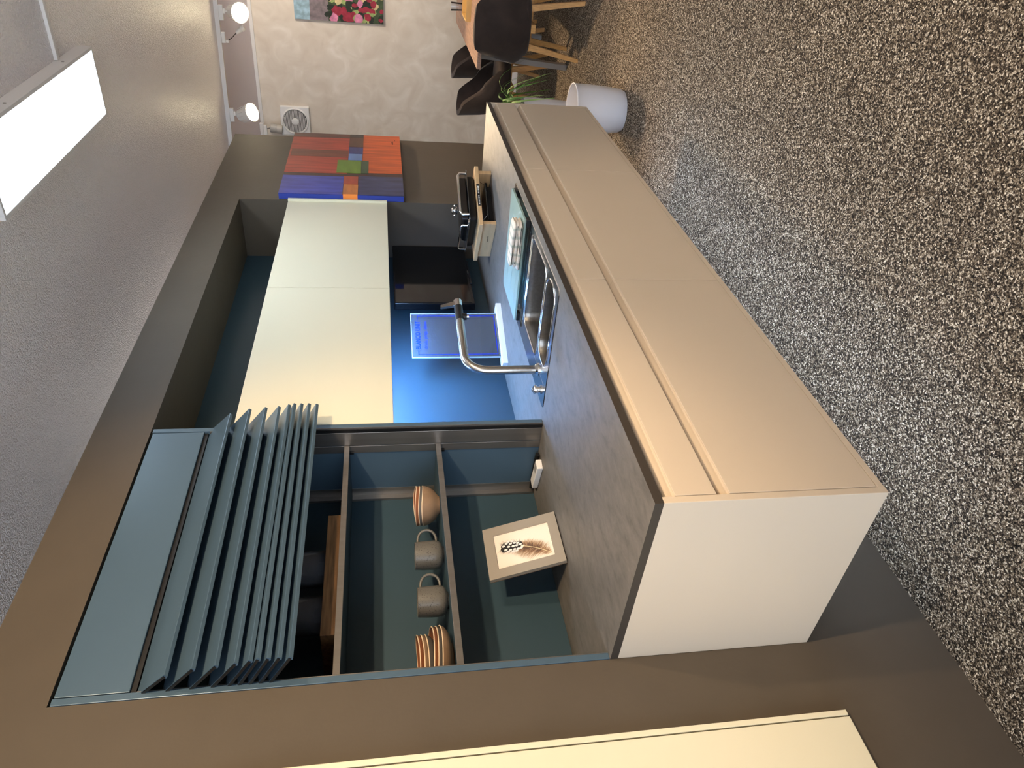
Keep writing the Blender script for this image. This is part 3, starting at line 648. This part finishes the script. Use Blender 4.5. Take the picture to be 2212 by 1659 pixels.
# ------------------------------------------------------------------ acrylic sign
sd = Vector((0.9386, -0.3451, 0)).normalized(); sn = Vector((sd.y, -sd.x, 0))   # sn points to the room
p0 = Vector((1.64, 0.262, 0))
SM = Matrix((sd, -sn, Vector((0, 0, 1)))).transposed().to_4x4(); SM.translation = p0
t = thing('acrylic_sign', 'clear acrylic counter sign with blue lettering in a white base', 'sign', (p0.x+0.15, p0.y-0.06, H))
MB().box(0.005, 0.350, -0.030, 0.030, H, H+0.024, 0.001).build('base', M_WHITE, t, M=SM)
MB().box(0.060, 0.306, -0.004, 0.004, H+0.0245, 1.342).build('panel', M_ACRYL, t, M=SM)
MB().box(0.0575, 0.060, -0.004, 0.004, H+0.0245, 1.344).box(0.306, 0.3085, -0.004, 0.004, H+0.0245, 1.344).box(0.060, 0.306, -0.004, 0.004, 1.342, 1.3445).build('polished_edge', M_ACRYLEDGE, t, M=SM)
def _blue(nt, b, tc):
    d_ = nt.nodes.new('ShaderNodeBsdfDiffuse'); d_.inputs[0].default_value = lin((24, 70, 255)); tl = nt.nodes.new('ShaderNodeBsdfTranslucent'); tl.inputs[0].default_value = lin((24, 84, 255))
    mx = nt.nodes.new('ShaderNodeMixShader'); mx.inputs[0].default_value = 0.6; nt.links.new(d_.outputs[0], mx.inputs[1]); nt.links.new(tl.outputs[0], mx.inputs[2])
    nt.links.new(mx.outputs[0], nt.nodes['Material Output'].inputs[0])
M_BLUE = node_mat('translucent_blue_print', _blue)
fl = MB(); e = 0.0026; yb = -0.0046
for x0, x1, z0, z1 in ((0.072, 0.072+e, 0.955, 1.315), (0.294-e, 0.294, 0.955, 1.315), (0.072, 0.294, 0.955, 0.955+e), (0.072, 0.095, 1.315-e, 1.315), (0.270, 0.294, 1.315-e, 1.315)):
    fl.box(x0, x1, yb, yb+0.0004, z0, z1)
fl.build('printed_frame', M_BLUE, t, M=SM)
def sign_text(name, body, x0, x1, zb, h, bold):
    vs, fs = text_mesh(body, 1.0, bold)
    mx0 = min(v[0] for v in vs); mx1 = max(v[0] for v in vs); cap = 0.70
    sx = (x1-x0)/(mx1-mx0); sz = h/cap
    mb = MB(); mb.add([(x0+(v[0]-mx0)*sx, yb, zb+v[1]*sz) for v in vs], fs); mb.build(name, M_BLUE, t, M=SM, fix=False)
sign_text('headline', 'BLANCO UNIT', 0.104, 0.262, 1.3035, 0.022, 0.02)
sign_text('subline', 'drink. prep. clean.', 0.104, 0.264, 1.273, 0.0155, 0.0)

# ------------------------------------------------------------------ wooden stand with the black table grill
SA = math.atan2(-0.154, 0.298)
t = thing('wooden_stand', 'low beech wood bridge stand on the worktop with small black label', 'stand', (2.259, -0.151, H), SA)
Lx, Ly = 0.335, 0.262
pl = MB().box(-0.016, Lx+0.016, -0.014, Ly+0.016, 0.066, 0.086, 0.002).build('top_board', M_OAK, t, world=False)
for x0 in (0.0, Lx-0.02): MB().box(x0, x0+0.02, 0.0, Ly, 0.0, 0.066, 0.0015).build('side_leg', M_OAK, t, world=False)
MB().box(0.10, 0.235, -0.0148, -0.0139, 0.068, 0.084).build('label_plate', M_BLACK, pl, world=False)
lm = MB()
for k in range(12):
    if k in (6,): continue
    lm.box(0.108+k*0.0098, 0.1145+k*0.0098, -0.0153, -0.0147, 0.073, 0.079)
lm.build('label_print', M_WHITE, pl, world=False)
lm = MB()
lm.box(-0.0005, 0.0003, 0.098, 0.1, 0.026, 0.036).box(-0.0005, 0.0003, 0.106, 0.108, 0.026, 0.036).box(-0.0005, 0.0003, 0.100, 0.106, 0.030, 0.032)
for k in range(5): lm.box(-0.0005, 0.0003, 0.112+k*0.006, 0.116+k*0.006, 0.0265, 0.032)
lm.build('stamp', mat('burnt_stamp', (92, 70, 46), 0.7), t, world=False, M=Matrix.Translation((0, 0.262, 0)) @ Matrix.Scale(-1, 4, (0, 1, 0)) if False else None)
tr = thing('drip_tray', 'flat black tray with thin bright rim under the wooden stand', 'tray', (2.259, -0.151, H+0.0005), SA)
MB().box(0.05, 0.285, 0.03, 0.24, 0.022, 0.034, 0.004).build('pan', M_BLACKENAMEL, tr, world=False)
MB().box(0.06, 0.275, 0.05, 0.22, 0.0, 0.022).build('foot_block', M_BLACK, tr, world=False)
MB().tube([(0.05, 0.03, 0.055), (0.075, 0.022, 0.034), (0.26, 0.022, 0.034), (0.285, 0.03, 0.055)], 0.0018, 6).build('wire_rim', M_STEEL, tr, world=False)

gz = H+0.0865
t = thing('roasting_pan', 'black enamel roasting tray with chrome handles and lid knob, on wooden stand', 'roasting pan', (2.259, -0.151, gz), SA)
o1 = rrect(0.045, 0.325, 0.018, 0.252, 0.02, 4)
def ring(lp, cx, cy, s_, z): return [(cx+(x-cx)*s_, cy+(y-cy)*s_, z) for x, y in lp]
cx, cy = 0.185, 0.135
loft([ring(o1, cx, cy, 0.92, 0.0), ring(o1, cx, cy, 0.97, 0.006), ring(o1, cx, cy, 1.0, 0.038)], True, True).build('tray', M_BLACKENAMEL, t, world=False, smooth=35)
loft([ring(o1, cx, cy, 1.16, 0.038), ring(o1, cx, cy, 1.17, 0.040), ring(o1, cx, cy, 1.16, 0.042)], True, True).build('rim_plate', mat('grey_rim_metal', (96, 98, 102), 0.25, 0.9), t, world=False, smooth=35)
lid = loft([ring(o1, cx+0.02, cy, 0.86, 0.042), ring(o1, cx+0.02, cy, 0.84, 0.058), ring(o1, cx+0.02, cy, 0.76, 0.068), ring(o1, cx+0.02, cy, 0.55, 0.071)], True, True).build('lid', M_BLACKENAMEL, t, world=False, smooth=35)
for y in (0.040, 0.230):
    pass
def handle(name, a, b, h, r=0.0055):
    a = Vector(a); b = Vector(b); u = Vector((0, 0, h))
    MB().tube([a, a+u*0.8, a+u+(b-a)*0.06, b+u-(b-a)*0.06, b+u*0.8, b], r, 10).build(name, M_CHROME, t, world=False, smooth=60)
handle('front_handle', (0.06, 0.004, 0.042), (0.315, 0.004, 0.042), 0.042, 0.007)
handle('side_handle', (0.020, 0.04, 0.042), (0.020, 0.23, 0.042), 0.040, 0.0045)
MB().box(0.008, 0.030, 0.0, 0.05, 0.042, 0.050, 0.002).build('hinge_plate', M_CHROME, t, world=False)
MB().box(0.04, 0.30, 0.018, 0.030, 0.044, 0.076, 0.003).build('dark_window', mat('smoked_window', (38, 32, 28), 0.1), t, world=False)
MB().lathe([(0.006, 0.071), (0.006, 0.085), (0.018, 0.088), (0.020, 0.094), (0.008, 0.098), (0.007, 0.106), (0.015, 0.110), (0.012, 0.116)], (0.16, 0.10, 0.0), 18).build('lid_knob', M_CHROME, lid, world=False, smooth=50)
for k in range(4):
    a = R(45+90*k); MB().lathe([(0.001, -0.006), (0.005, -0.003), (0.006, 0.0), (0.005, 0.003), (0.001, 0.006)], (0.16+0.024*math.cos(a), 0.10+0.024*math.sin(a), 0.100), 10).build('knob_bead', M_CHROME, lid, world=False, smooth=60)

# ------------------------------------------------------------------ picture frame with feather print
t = thing('picture_frame', 'grey photo frame with spotted feather print standing on the worktop', 'picture frame', (0.5245, 0.125, H))
ex = Vector((1, 0, 0)); ev = Vector((0, 0.0745, 0.233)).normalized(); en = ex.cross(ev)   # en -> towards the room (-Y)
FW, FH = 0.205, 0.2446
FM = Matrix((ex, ev, en)).transposed().to_4x4(); FM.translation = Vector((0.422, 0.126, H+0.0045))
u0, u1, v0, v1 = FW*0.165, FW*0.835, FH*0.125, FH*0.868
fr = MB()
for a in ((0, FW, 0, v0), (0, FW, v1, FH), (0, u0, v0, v1), (u1, FW, v0, v1)): fr.box(a[0], a[1], a[2], a[3], -0.012, 0.0)
M_FRAME = mat('grey_satin_frame', (158, 150, 138), 0.4, 0.2)
fr.build('frame', M_FRAME, t, M=FM)
MB().box(0, FW, 0, FH, -0.014, -0.0121).build('backing', mat('brown_backing_board', (120, 88, 58), 0.7), t, M=FM)
pr = MB().box(u0, u1, v0, v1, -0.009, -0.006).build('print', mat('print_paper', (236, 224, 210), 0.6), t, M=FM)
st = MB(); st.add([(0.10, 0.11, -0.014), (0.075, 0.031, -0.095), (0.04, 0.0245, -0.072), (0.07, 0.11, -0.014), (0.102, 0.11, -0.014), (0.078, 0.031, -0.095), (0.043, 0.0245, -0.072), (0.072, 0.11, -0.014)], [(0, 1, 2, 3), (7, 6, 5, 4), (0, 4, 5, 1), (1, 5, 6, 2), (2, 6, 7, 3), (3, 7, 4, 0)])
st.build('easel_back', mat('brown_backing_board', (120, 88, 58)), t, M=FM)
def W(s, q): return (u0+(u1-u0)*s, v0+(v1-v0)*q)
def axis(k):  # k 0 tip -> 1 quill
    P = [(0.60, 0.90), (0.57, 0.62), (0.50, 0.38), (0.10, 0.05)]; a = 1-k
    return tuple(a**3*P[0][i]+3*a*a*k*P[1][i]+3*a*k*k*P[2][i]+k**3*P[3][i] for i in (0, 1))
def barbs(n, k0, k1, wfun, z, wid, spread, jit=0.3):
    mb = MB()
    for i in range(n):
        k = random.uniform(k0, k1); p = Vector(axis(k)); q = Vector(axis(min(1, k+0.01))); d = (p-q).normalized(); nn = Vector((-d.y, d.x))
        sgn = random.choice((-1, 1)); L = wfun(k, sgn)*random.uniform(1-jit, 1+jit); dirv = (nn*sgn+d*random.uniform(*spread)).normalized()
        a = p+dirv*L; s_ = d*wid
        b1_ = p-s_; b2_ = p+s_; zz = z+random.uniform(0, 0.00025)
        pts = [W(*b1_), W(*b2_), W(*a)]
        pts = [(min(u1-.0003, max(u0+.0003, x)), min(v1-.0003, max(v0+.0003, y))) for x, y in pts]
        mb.add([(x, y, zz) for x, y in pts], [(0, 1, 2)])
    return mb
wl_ = lambda k, s_: (0.26 if s_ > 0 else 0.20)*min(1, (k-0.42)*5+0.35)*min(1, (1.05-k)*4)
def feather(name, rgb, *a): barbs(*a).build(name, mat('feather_'+name, rgb, 0.8), pr, M=FM, fix=False)
feather('pale_down', (206, 184, 158), 420, 0.46, 0.99, wl_, -0.0056, 0.012, (-0.2, 0.8))
feather('brown_down', (150, 118, 92), 300, 0.46, 0.97, lambda k, s_: wl_(k, s_)*0.9, -0.0053, 0.008, (0.0, 0.9))
feather('dark_down', (96, 74, 60), 90, 0.46, 0.85, lambda k, s_: wl_(k, s_)*0.62, -0.0050, 0.008, (0.0, 0.9))
wd = lambda k, s_: 0.15*min(1, k*6+0.15)
feather('grey_fringe', (120, 112, 106), 120, 0.02, 0.46, lambda k, s_: wd(k, s_)*1.35, -0.0048, 0.008, (0.2, 1.3))
feather('black_vane', (34, 30, 30), 420, 0.03, 0.47, wd, -0.0045, 0.02, (0.3, 0.9), 0.12)
dm = MB()
for (k, off) in [(0.06, 0.03), (0.10, -0.08), (0.13, 0.10), (0.17, 0.0), (0.20, -0.1), (0.22, 0.08), (0.27, 0.0), (0.29, -0.09), (0.31, 0.1), (0.35, 0.02), (0.37, -0.08), (0.38, 0.09), (0.43, 0.05), (0.44, -0.05), (0.47, 0.0), (0.15, -0.14), (0.25, -0.15), (0.33, -0.14), (0.18, 0.15), (0.27, 0.15)]:
    p = Vector(axis(k))+Vector((off, 0)); c = W(*p)
    dm.add([(c[0]+0.0042*math.cos(2*math.pi*j/10), c[1]+0.0056*math.sin(2*math.pi*j/10), -0.0040) for j in range(10)], [tuple(range(10))])
dm.build('white_spot', M_WHITE, pr, M=FM, fix=False)
qm = MB(); qp = [W(*axis(0.44+0.56*k/12)) for k in range(13)]
for a, b in zip(qp[:-1], qp[1:]):
    d = (Vector(b)-Vector(a)).normalized(); n2 = Vector((-d.y, d.x))*0.0009
    qm.add([(a[0]-n2.x, a[1]-n2.y, -0.0039), (b[0]-n2.x, b[1]-n2.y, -0.0039), (b[0]+n2.x, b[1]+n2.y, -0.0039), (a[0]+n2.x, a[1]+n2.y, -0.0039)], [(0, 1, 2, 3)])
qm.build('quill', mat('quill_cream', (238, 220, 176), 0.7), pr, M=FM, fix=False)

# ------------------------------------------------------------------ remote and socket block behind it
t = thing('control_box', 'small white plastic control box lying on the worktop inside the shutter cabinet', 'control box', (0.872, 0.19, H))
RM = Matrix.Translation((0.872, 0.19, H)) @ Matrix.Rotation(R(-14), 4, 'Z')
MB().box(-0.020, 0.020, -0.066, 0.066, 0.0005, 0.022, 0.003).build('housing', M_WHITE, t, M=RM)
MB().box(-0.012, 0.012, -0.058, -0.020, 0.0218, 0.0226).build('button_panel', mat('grey_button_panel', (150, 148, 144), 0.5), t, M=RM)
tag(MB().tube([(0.905, 0.125, H+0.009), (0.912, 0.17, H+0.010), (0.918, 0.24, H+0.010), (0.916, 0.30, H+0.012)], 0.008, 10).build('black_cable', M_BLACK), 'thick black cable lying along the cabinet side behind the white control box', 'cable')

# ------------------------------------------------------------------ crockery on the shelf
ZS = 1.277+0.0175
def mug(cx, cy, rz, label):
    t = thing('mug', label, 'mug', (cx, cy, ZS), rz, 'grey mugs on the shelf')
    prof = [(0.024, 0.0), (0.026, 0.004), (0.036, 0.007), (0.0425, 0.016), (0.0445, 0.03), (0.0435, 0.06), (0.0415, 0.088), (0.0395, 0.0885), (0.041, 0.06), (0.041, 0.03), (0.037, 0.014), (0.001, 0.010)]
    MB().lathe(prof, (0, 0, 0), 40).build('cup', M_MUG, t, smooth=50, world=False)
    pts = [(0.040+0.038*math.sin(math.pi*k/12)**0.8, 0, 0.050+0.029*math.cos(math.pi*k/12)) for k in range(13)]
    MB().tube(pts, 0.0042, 10).build('handle', M_MUG, t, smooth=60, world=False)
mug(0.505, 0.165, R(-32), 'speckled grey stoneware mug next to the nested bowls on the shelf')
mug(0.330, 0.160, R(-26), 'speckled grey stoneware mug next to the stacked plates on the shelf')
M_CLAY = mat('warm_clay_glaze', (140, 114, 90), 0.55, var=(30, 0.12, (1, 1, 1)))
M_RUST = mat('rust_glaze', (132, 82, 54), 0.5); M_BONE = mat('bone_rim', (222, 198, 168), 0.5); M_SLATE = mat('slate_glaze', (96, 92, 88), 0.5)
def wavy_bowl(name, cx, cy, z0, r0, r1, h, m, label, cat, ph, amp=0.0035, group=None, tilt=None):
    n = 48; t = thing(name, label, cat, (cx, cy, z0), 0, group)
    def rg(r, z, wv): return [(r*math.cos(2*math.pi*k/n)*(1+0.02*math.sin(3*2*math.pi*k/n+ph)*wv), r*math.sin(2*math.pi*k/n), z+amp*wv*math.sin(2*2*math.pi*k/n+ph)) for k in range(n)]
    rings = [rg(r0, 0, 0), rg(r0*1.02, 0.003, 0), rg(r0+(r1-r0)*0.55, h*0.30, 0.2), rg(r0+(r1-r0)*0.88, h*0.68, 0.7), rg(r1, h, 1), rg(r1-0.0025, h+0.0006, 1), rg((r0+(r1-r0)*0.88)-0.004, h*0.68, 0.7), rg((r0+(r1-r0)*0.5)-0.003, h*0.30+0.002, 0.2), rg(r0*0.6, 0.006, 0)]
    M_ = tilt
    b_ = loft(rings, True, True).build('body', m, t, smooth=60, world=False, M=M_)
    rim = rg(r1-0.0012, h+0.0004, 1)
    MB().tube(rim+[rim[0]], 0.0016, 6, False).build('rim', M_BONE, t, smooth=60, world=False, M=M_)
    return t
wavy_bowl('bowl', 0.712, 0.16, ZS, 0.030, 0.066, 0.056, M_CLAY, 'lowest clay bowl of the nested bowls on the shelf', 'bowl', 0.4, group='nested bowls')
wavy_bowl('bowl', 0.712, 0.16, ZS+0.0125, 0.028, 0.0655, 0.054, M_SLATE, 'middle grey bowl of the nested bowls on the shelf', 'bowl', 0.4, group='nested bowls')
wavy_bowl('bowl', 0.712, 0.16, ZS+0.024, 0.028, 0.066, 0.0535, M_RUST, 'topmost rust brown bowl of the nested bowls on the shelf', 'bowl', 0.4, group='nested bowls')
pz = ZS
for i, (r0, r1, h, m, lab) in enumerate([(0.062, 0.112, 0.034, M_CLAY, 'lowest wide clay plate of the plate stack on the shelf'), (0.060, 0.110, 0.034, M_SLATE, 'wide slate plate second from below in the plate stack'), (0.060, 0.110, 0.034, M_RUST, 'wide rust plate third from below in the plate stack')]):
    wavy_bowl('plate', 0.135, 0.19, pz+i*0.011, r0, r1, h, m, lab, 'plate', 1.0, 0.003, 'stacked plates')
pz += 0.033
for i, (m, lab) in enumerate([(M_SLATE, 'small slate bowl lowest of the three on the wide plates'), (M_CLAY, 'small clay bowl in the middle of the three on the wide plates'), (M_RUST, 'small rust bowl on top of the plate stack')]):
    wavy_bowl('small_bowl', 0.128, 0.185, pz+0.004+i*0.0115, 0.045, 0.092, 0.034, m, lab, 'bowl', 2.2, 0.003, 'small bowls on the plates')

# top shelf: wooden tray block and two glass cylinders
ZS2 = 1.588+0.0175
t = thing('wooden_block', 'thick brown wooden serving board lying on the upper shelf', 'serving board', (0.43, 0.2, ZS2))
MB().box(0.215, 0.650, 0.120, 0.300, ZS2, ZS2+0.042, 0.002).build('board', M_DARKWOOD, t)
for cx, lab in ((0.515, 'smoked glass cylinder on the wooden board, nearer the cream cabinets'), (0.345, 'smoked glass cylinder on the wooden board, nearer the tall cream door')):
    t = thing('glass_cylinder', lab, 'glass jar', (cx, 0.21, ZS2+0.042), 0, 'glass cylinders on the board')
    MB().lathe([(0.052, 0.0), (0.055, 0.003), (0.055, 0.15), (0.0525, 0.15), (0.052, 0.008), (0.002, 0.007)], (0, 0, 0), 40).build('glass', M_JAR, t, smooth=50, world=False)
    MB().lathe([(0.020, 0.008), (0.020, 0.028), (0.017, 0.029)], (0, 0, 0), 24).build('tea_light', M_WHITE, t, smooth=40, world=False)

# ------------------------------------------------------------------ white bin
t = thing('waste_bin', 'round white plastic bin standing on the carpet at the far counter end', 'bin', (3.44, -0.385, 0))
MB().lathe([(0.100, 0.0), (0.116, 0.004), (0.128, 0.03), (0.137, 0.12), (0.143, 0.22), (0.146, 0.315), (0.1475, 0.318), (0.1445, 0.318), (0.141, 0.22), (0.134, 0.12), (0.126, 0.03), (0.002, 0.012)], (0, 0, 0), 56).build('bucket', M_POT, t, smooth=45, world=False)
MB().lathe([(0.1435, 0.311), (0.149, 0.312), (0.150, 0.317), (0.148, 0.3205), (0.1435, 0.320)], (0, 0, 0), 56, cap=False).build('rim', M_POT, t, smooth=60, world=False)

# ------------------------------------------------------------------ spider plant in a white pot
t = thing('spider_plant', 'green spider plant with long arching leaves behind the far counter end', 'plant', (4.30, -0.12, 0))
MB().lathe([(0.065, 0.0), (0.072, 0.004), (0.092, 0.36), (0.094, 0.46), (0.090, 0.46), (0.086, 0.40), (0.002, 0.40)], (0, 0, 0), 36).build('pot', M_POT, t, smooth=45, world=False)
MB().lathe([(0.085, 0.40), (0.083, 0.425), (0.002, 0.43)], (0, 0, 0), 24).build('soil', mat('dark_soil', (48, 38, 30), 0.9), t, world=False)
def leaf(az, reach, rise, drop, wd_, m):
    n = 12; mb = MB(); vs = []
    d = Vector((math.cos(az), math.sin(az), 0)); sdv = Vector((-d.y, d.x, 0))
    for k in range(n+1):
        s_ = k/n; p = d*(0.02+reach*s_)+Vector((0, 0, 0.42+rise*math.sin(math.pi*min(1, s_*1.25)*0.62)*1.1-drop*max(0, s_-0.35)**1.6*2.0))
        ww = wd_*(math.sin(math.pi*min(0.98, 0.12+0.88*s_)))**0.7
        vs += [p-sdv*ww+Vector((0, 0, ww*0.5)), p, p+sdv*ww+Vector((0, 0, ww*0.5))]
    mb.add(vs, [(3*k+j, 3*k+j+1, 3*k+j+4, 3*k+j+3) for k in range(n) for j in (0, 1)])
    mb.build('leaf', m, t, smooth=80, world=False, fix=False)
for k in range(34):
    az_ = R(k*137.5); toward_wall = math.cos(az_) < -0.2 and math.sin(az_) > -0.3
    leaf(az_, random.uniform(0.12, 0.22) if toward_wall else random.uniform(0.16, 0.34), random.uniform(0.10, 0.24), random.uniform(0.12, 0.42), random.uniform(0.005, 0.009), M_LEAF if k % 4 else M_LEAF2)

# ------------------------------------------------------------------ dining table and chairs
TZ0 = 0.72
t = thing('dining_table', 'wooden dining table with steel legs at the back of the room', 'table', (5.5, -0.75, 0))
MB().box(4.74, 6.53, -1.22, -0.28, TZ0, TZ0+0.03, 0.002).build('table_top', M_TABLE, t)
M_TLEG = mat('brushed_table_leg', (150, 148, 146), 0.4, 0.15)
for lx, ly, dx in ((4.98, -0.345, 0.06), (4.98, -1.165, 0.06), (6.2, -0.345, -0.06), (6.2, -1.165, -0.06)):
    q = MB(); s_ = 0.035
    q.add([(lx-dx-s_, ly-0.02, TZ0), (lx-dx+s_, ly-0.02, TZ0), (lx-dx+s_, ly+0.02, TZ0), (lx-dx-s_, ly+0.02, TZ0), (lx+dx-s_, ly+0.06, 0), (lx+dx+s_, ly+0.06, 0), (lx+dx+s_, ly+0.10, 0), (lx+dx-s_, ly+0.10, 0)] if ly > -0.7 else
          [(lx-dx-s_, ly-0.02, TZ0), (lx-dx+s_, ly-0.02, TZ0), (lx-dx+s_, ly+0.02, TZ0), (lx-dx-s_, ly+0.02, TZ0), (lx+dx-s_, ly-0.10, 0), (lx+dx+s_, ly-0.10, 0), (lx+dx+s_, ly-0.06, 0), (lx+dx-s_, ly-0.06, 0)],
          [(0, 1, 2, 3), (4, 5, 6, 7), (0, 1, 5, 4), (1, 2, 6, 5), (2, 3, 7, 6), (3, 0, 4, 7)])
    q.build('leg', M_TLEG, t)
def make_chair(label, loc, rz, wide=True):
    """shell chair facing local +X"""
    t = thing('shell_chair', label, 'chair', loc, rz, 'brown shell chairs at the dining table')
    n = 36; rows = 9
    def top(a):
        a = abs(a)
        if wide:
            if a < 50: return 0.80-0.02*(a/50)**2
            if a < 98: return 0.78-0.175*(0.5-0.5*math.cos(math.pi*(a-50)/48))
            return 0.605-0.12*(a-98)/32
        if a < 32: return 0.80-0.012*(a/32)**2
        if a < 80: return 0.788-0.22*(0.5-0.5*math.cos(math.pi*(a-32)/48))
        return 0.568-0.09*(a-80)/50
    outer, inner = [], []
    for j in range(rows+1):
        s_ = j/rows; ro, ri = [], []
        for k in range(n+1):
            a = -130+260*k/n; zt = top(a); z = 0.385+(zt-0.385)*s_
            prof = 0.74+0.26*min(1, s_*2.2)**0.6
            rx = 0.245*prof+0.035*s_*math.cos(R(a)); ry = 0.275*prof*(1-0.10*max(0, s_-0.6)/0.4)
            x = -rx*math.cos(R(a)); y = ry*math.sin(R(a))
            ro.append((x, y, z)); f = 1-0.032/0.25
            ri.append((x*f+0.004, y*f, z+(0.002 if s_ < 1 else 0.004)))
        outer.append(ro); inner.append(ri)
    vs = [p for r in outer for p in r]+[p for r in inner for p in r]; N = (rows+1)*(n+1); fs = []
    for j in range(rows):
        for k in range(n):
            a, b = j*(n+1)+k, j*(n+1)+k+1; c, d = a+n+1, b+n+1
            fs.append((a, b, d, c)); fs.append((N+a, N+c, N+d, N+b))
    for k in range(n): a = rows*(n+1)+k; fs.append((a, a+1, N+a+1, N+a)); fs.append((k, N+k, N+k+1, k+1))
    for j in range(rows):
        for e_ in (0, n): a = j*(n+1)+e_; b = a+n+1; fs.append((a, b, N+b, N+a))
    MB().add(vs, fs).build('shell', M_CHAIR, t, smooth=60, world=False)
    sq = [(0.225*math.copysign(abs(math.cos(2*math.pi*k/40))**0.75, math.cos(2*math.pi*k/40))+0.035, 0.225*math.copysign(abs(math.sin(2*math.pi*k/40))**0.75, math.sin(2*math.pi*k/40))) for k in range(40)]
    def rg(f, z): return [(0.03+(x-0.03)*f, y*f, z) for x, y in sq]
    loft([rg(0.88, 0.375), rg(0.97, 0.39), rg(1.0, 0.42), rg(0.98, 0.455), rg(0.88, 0.475), rg(0.4, 0.482)], True, True).build('cushion', M_CHAIR, t, smooth=60, world=False)
    MB().box(-0.17, 0.20, -0.03, 0.03, 0.34, 0.374, 0.003).box(-0.03, 0.03, -0.18, -0.03, 0.34, 0.374, 0.003).box(-0.03, 0.03, 0.03, 0.18, 0.34, 0.374, 0.003).build('cross_frame', M_OAKLEG, t, world=False)
    for sx in (-1, 1):
        for sy in (-1, 1):
            a = Vector((sx*0.13+0.02, sy*0.13, 0.375)); b = Vector((sx*0.20+0.02, sy*0.195, 0.0))
            q = MB(); ha, hb = 0.022, 0.014
            q.add([tuple(a+Vector((i*ha, j*ha, 0))) for i, j in ((-1, -1), (1, -1), (1, 1), (-1, 1))]+[tuple(b+Vector((i*hb, j*hb, 0))) for i, j in ((-1, -1), (1, -1), (1, 1), (-1, 1))],
                  [(0, 1, 2, 3), (4, 5, 6, 7), (0, 1, 5, 4), (1, 2, 6, 5), (2, 3, 7, 6), (3, 0, 4, 7)])
            q.build('leg', M_OAKLEG, t, world=False)
    return t
make_chair('dark brown shell chair with oak legs at the near end of the dining table', (4.87, -0.585, 0), 0.0, False)
make_chair('dark brown shell chair with its back to the partition, nearest the counter', (5.58, 0.02, 0), R(-90))
make_chair('dark brown shell chair partly hidden behind the dining table top', (6.22, -0.13, 0), R(-90))
t = thing('serving_tray', 'small pale wooden tray on the dining table', 'tray', (5.45, -0.62, 0.75))
MB().box(5.30, 5.62, -0.72, -0.50, 0.7505, 0.758).box(5.30, 5.31, -0.72, -0.50, 0.758, 0.79).box(5.61, 5.62, -0.72, -0.50, 0.758, 0.79).box(5.31, 5.61, -0.51, -0.50, 0.758, 0.79).box(5.31, 5.61, -0.72, -0.71, 0.758, 0.79).build('tray_body', mat('pale_pine', (226, 190, 120), 0.5), t)
t = thing('drinking_glass', 'clear tumbler on the dining table beside the wooden tray', 'glass', (5.95, -0.50, 0.7505))
MB().lathe([(0.030, 0.0), (0.036, 0.10), (0.0345, 0.10), (0.0285, 0.006), (0.001, 0.006)], (0, 0, 0), 28).build('tumbler', M_PANE, t, smooth=50, world=False)
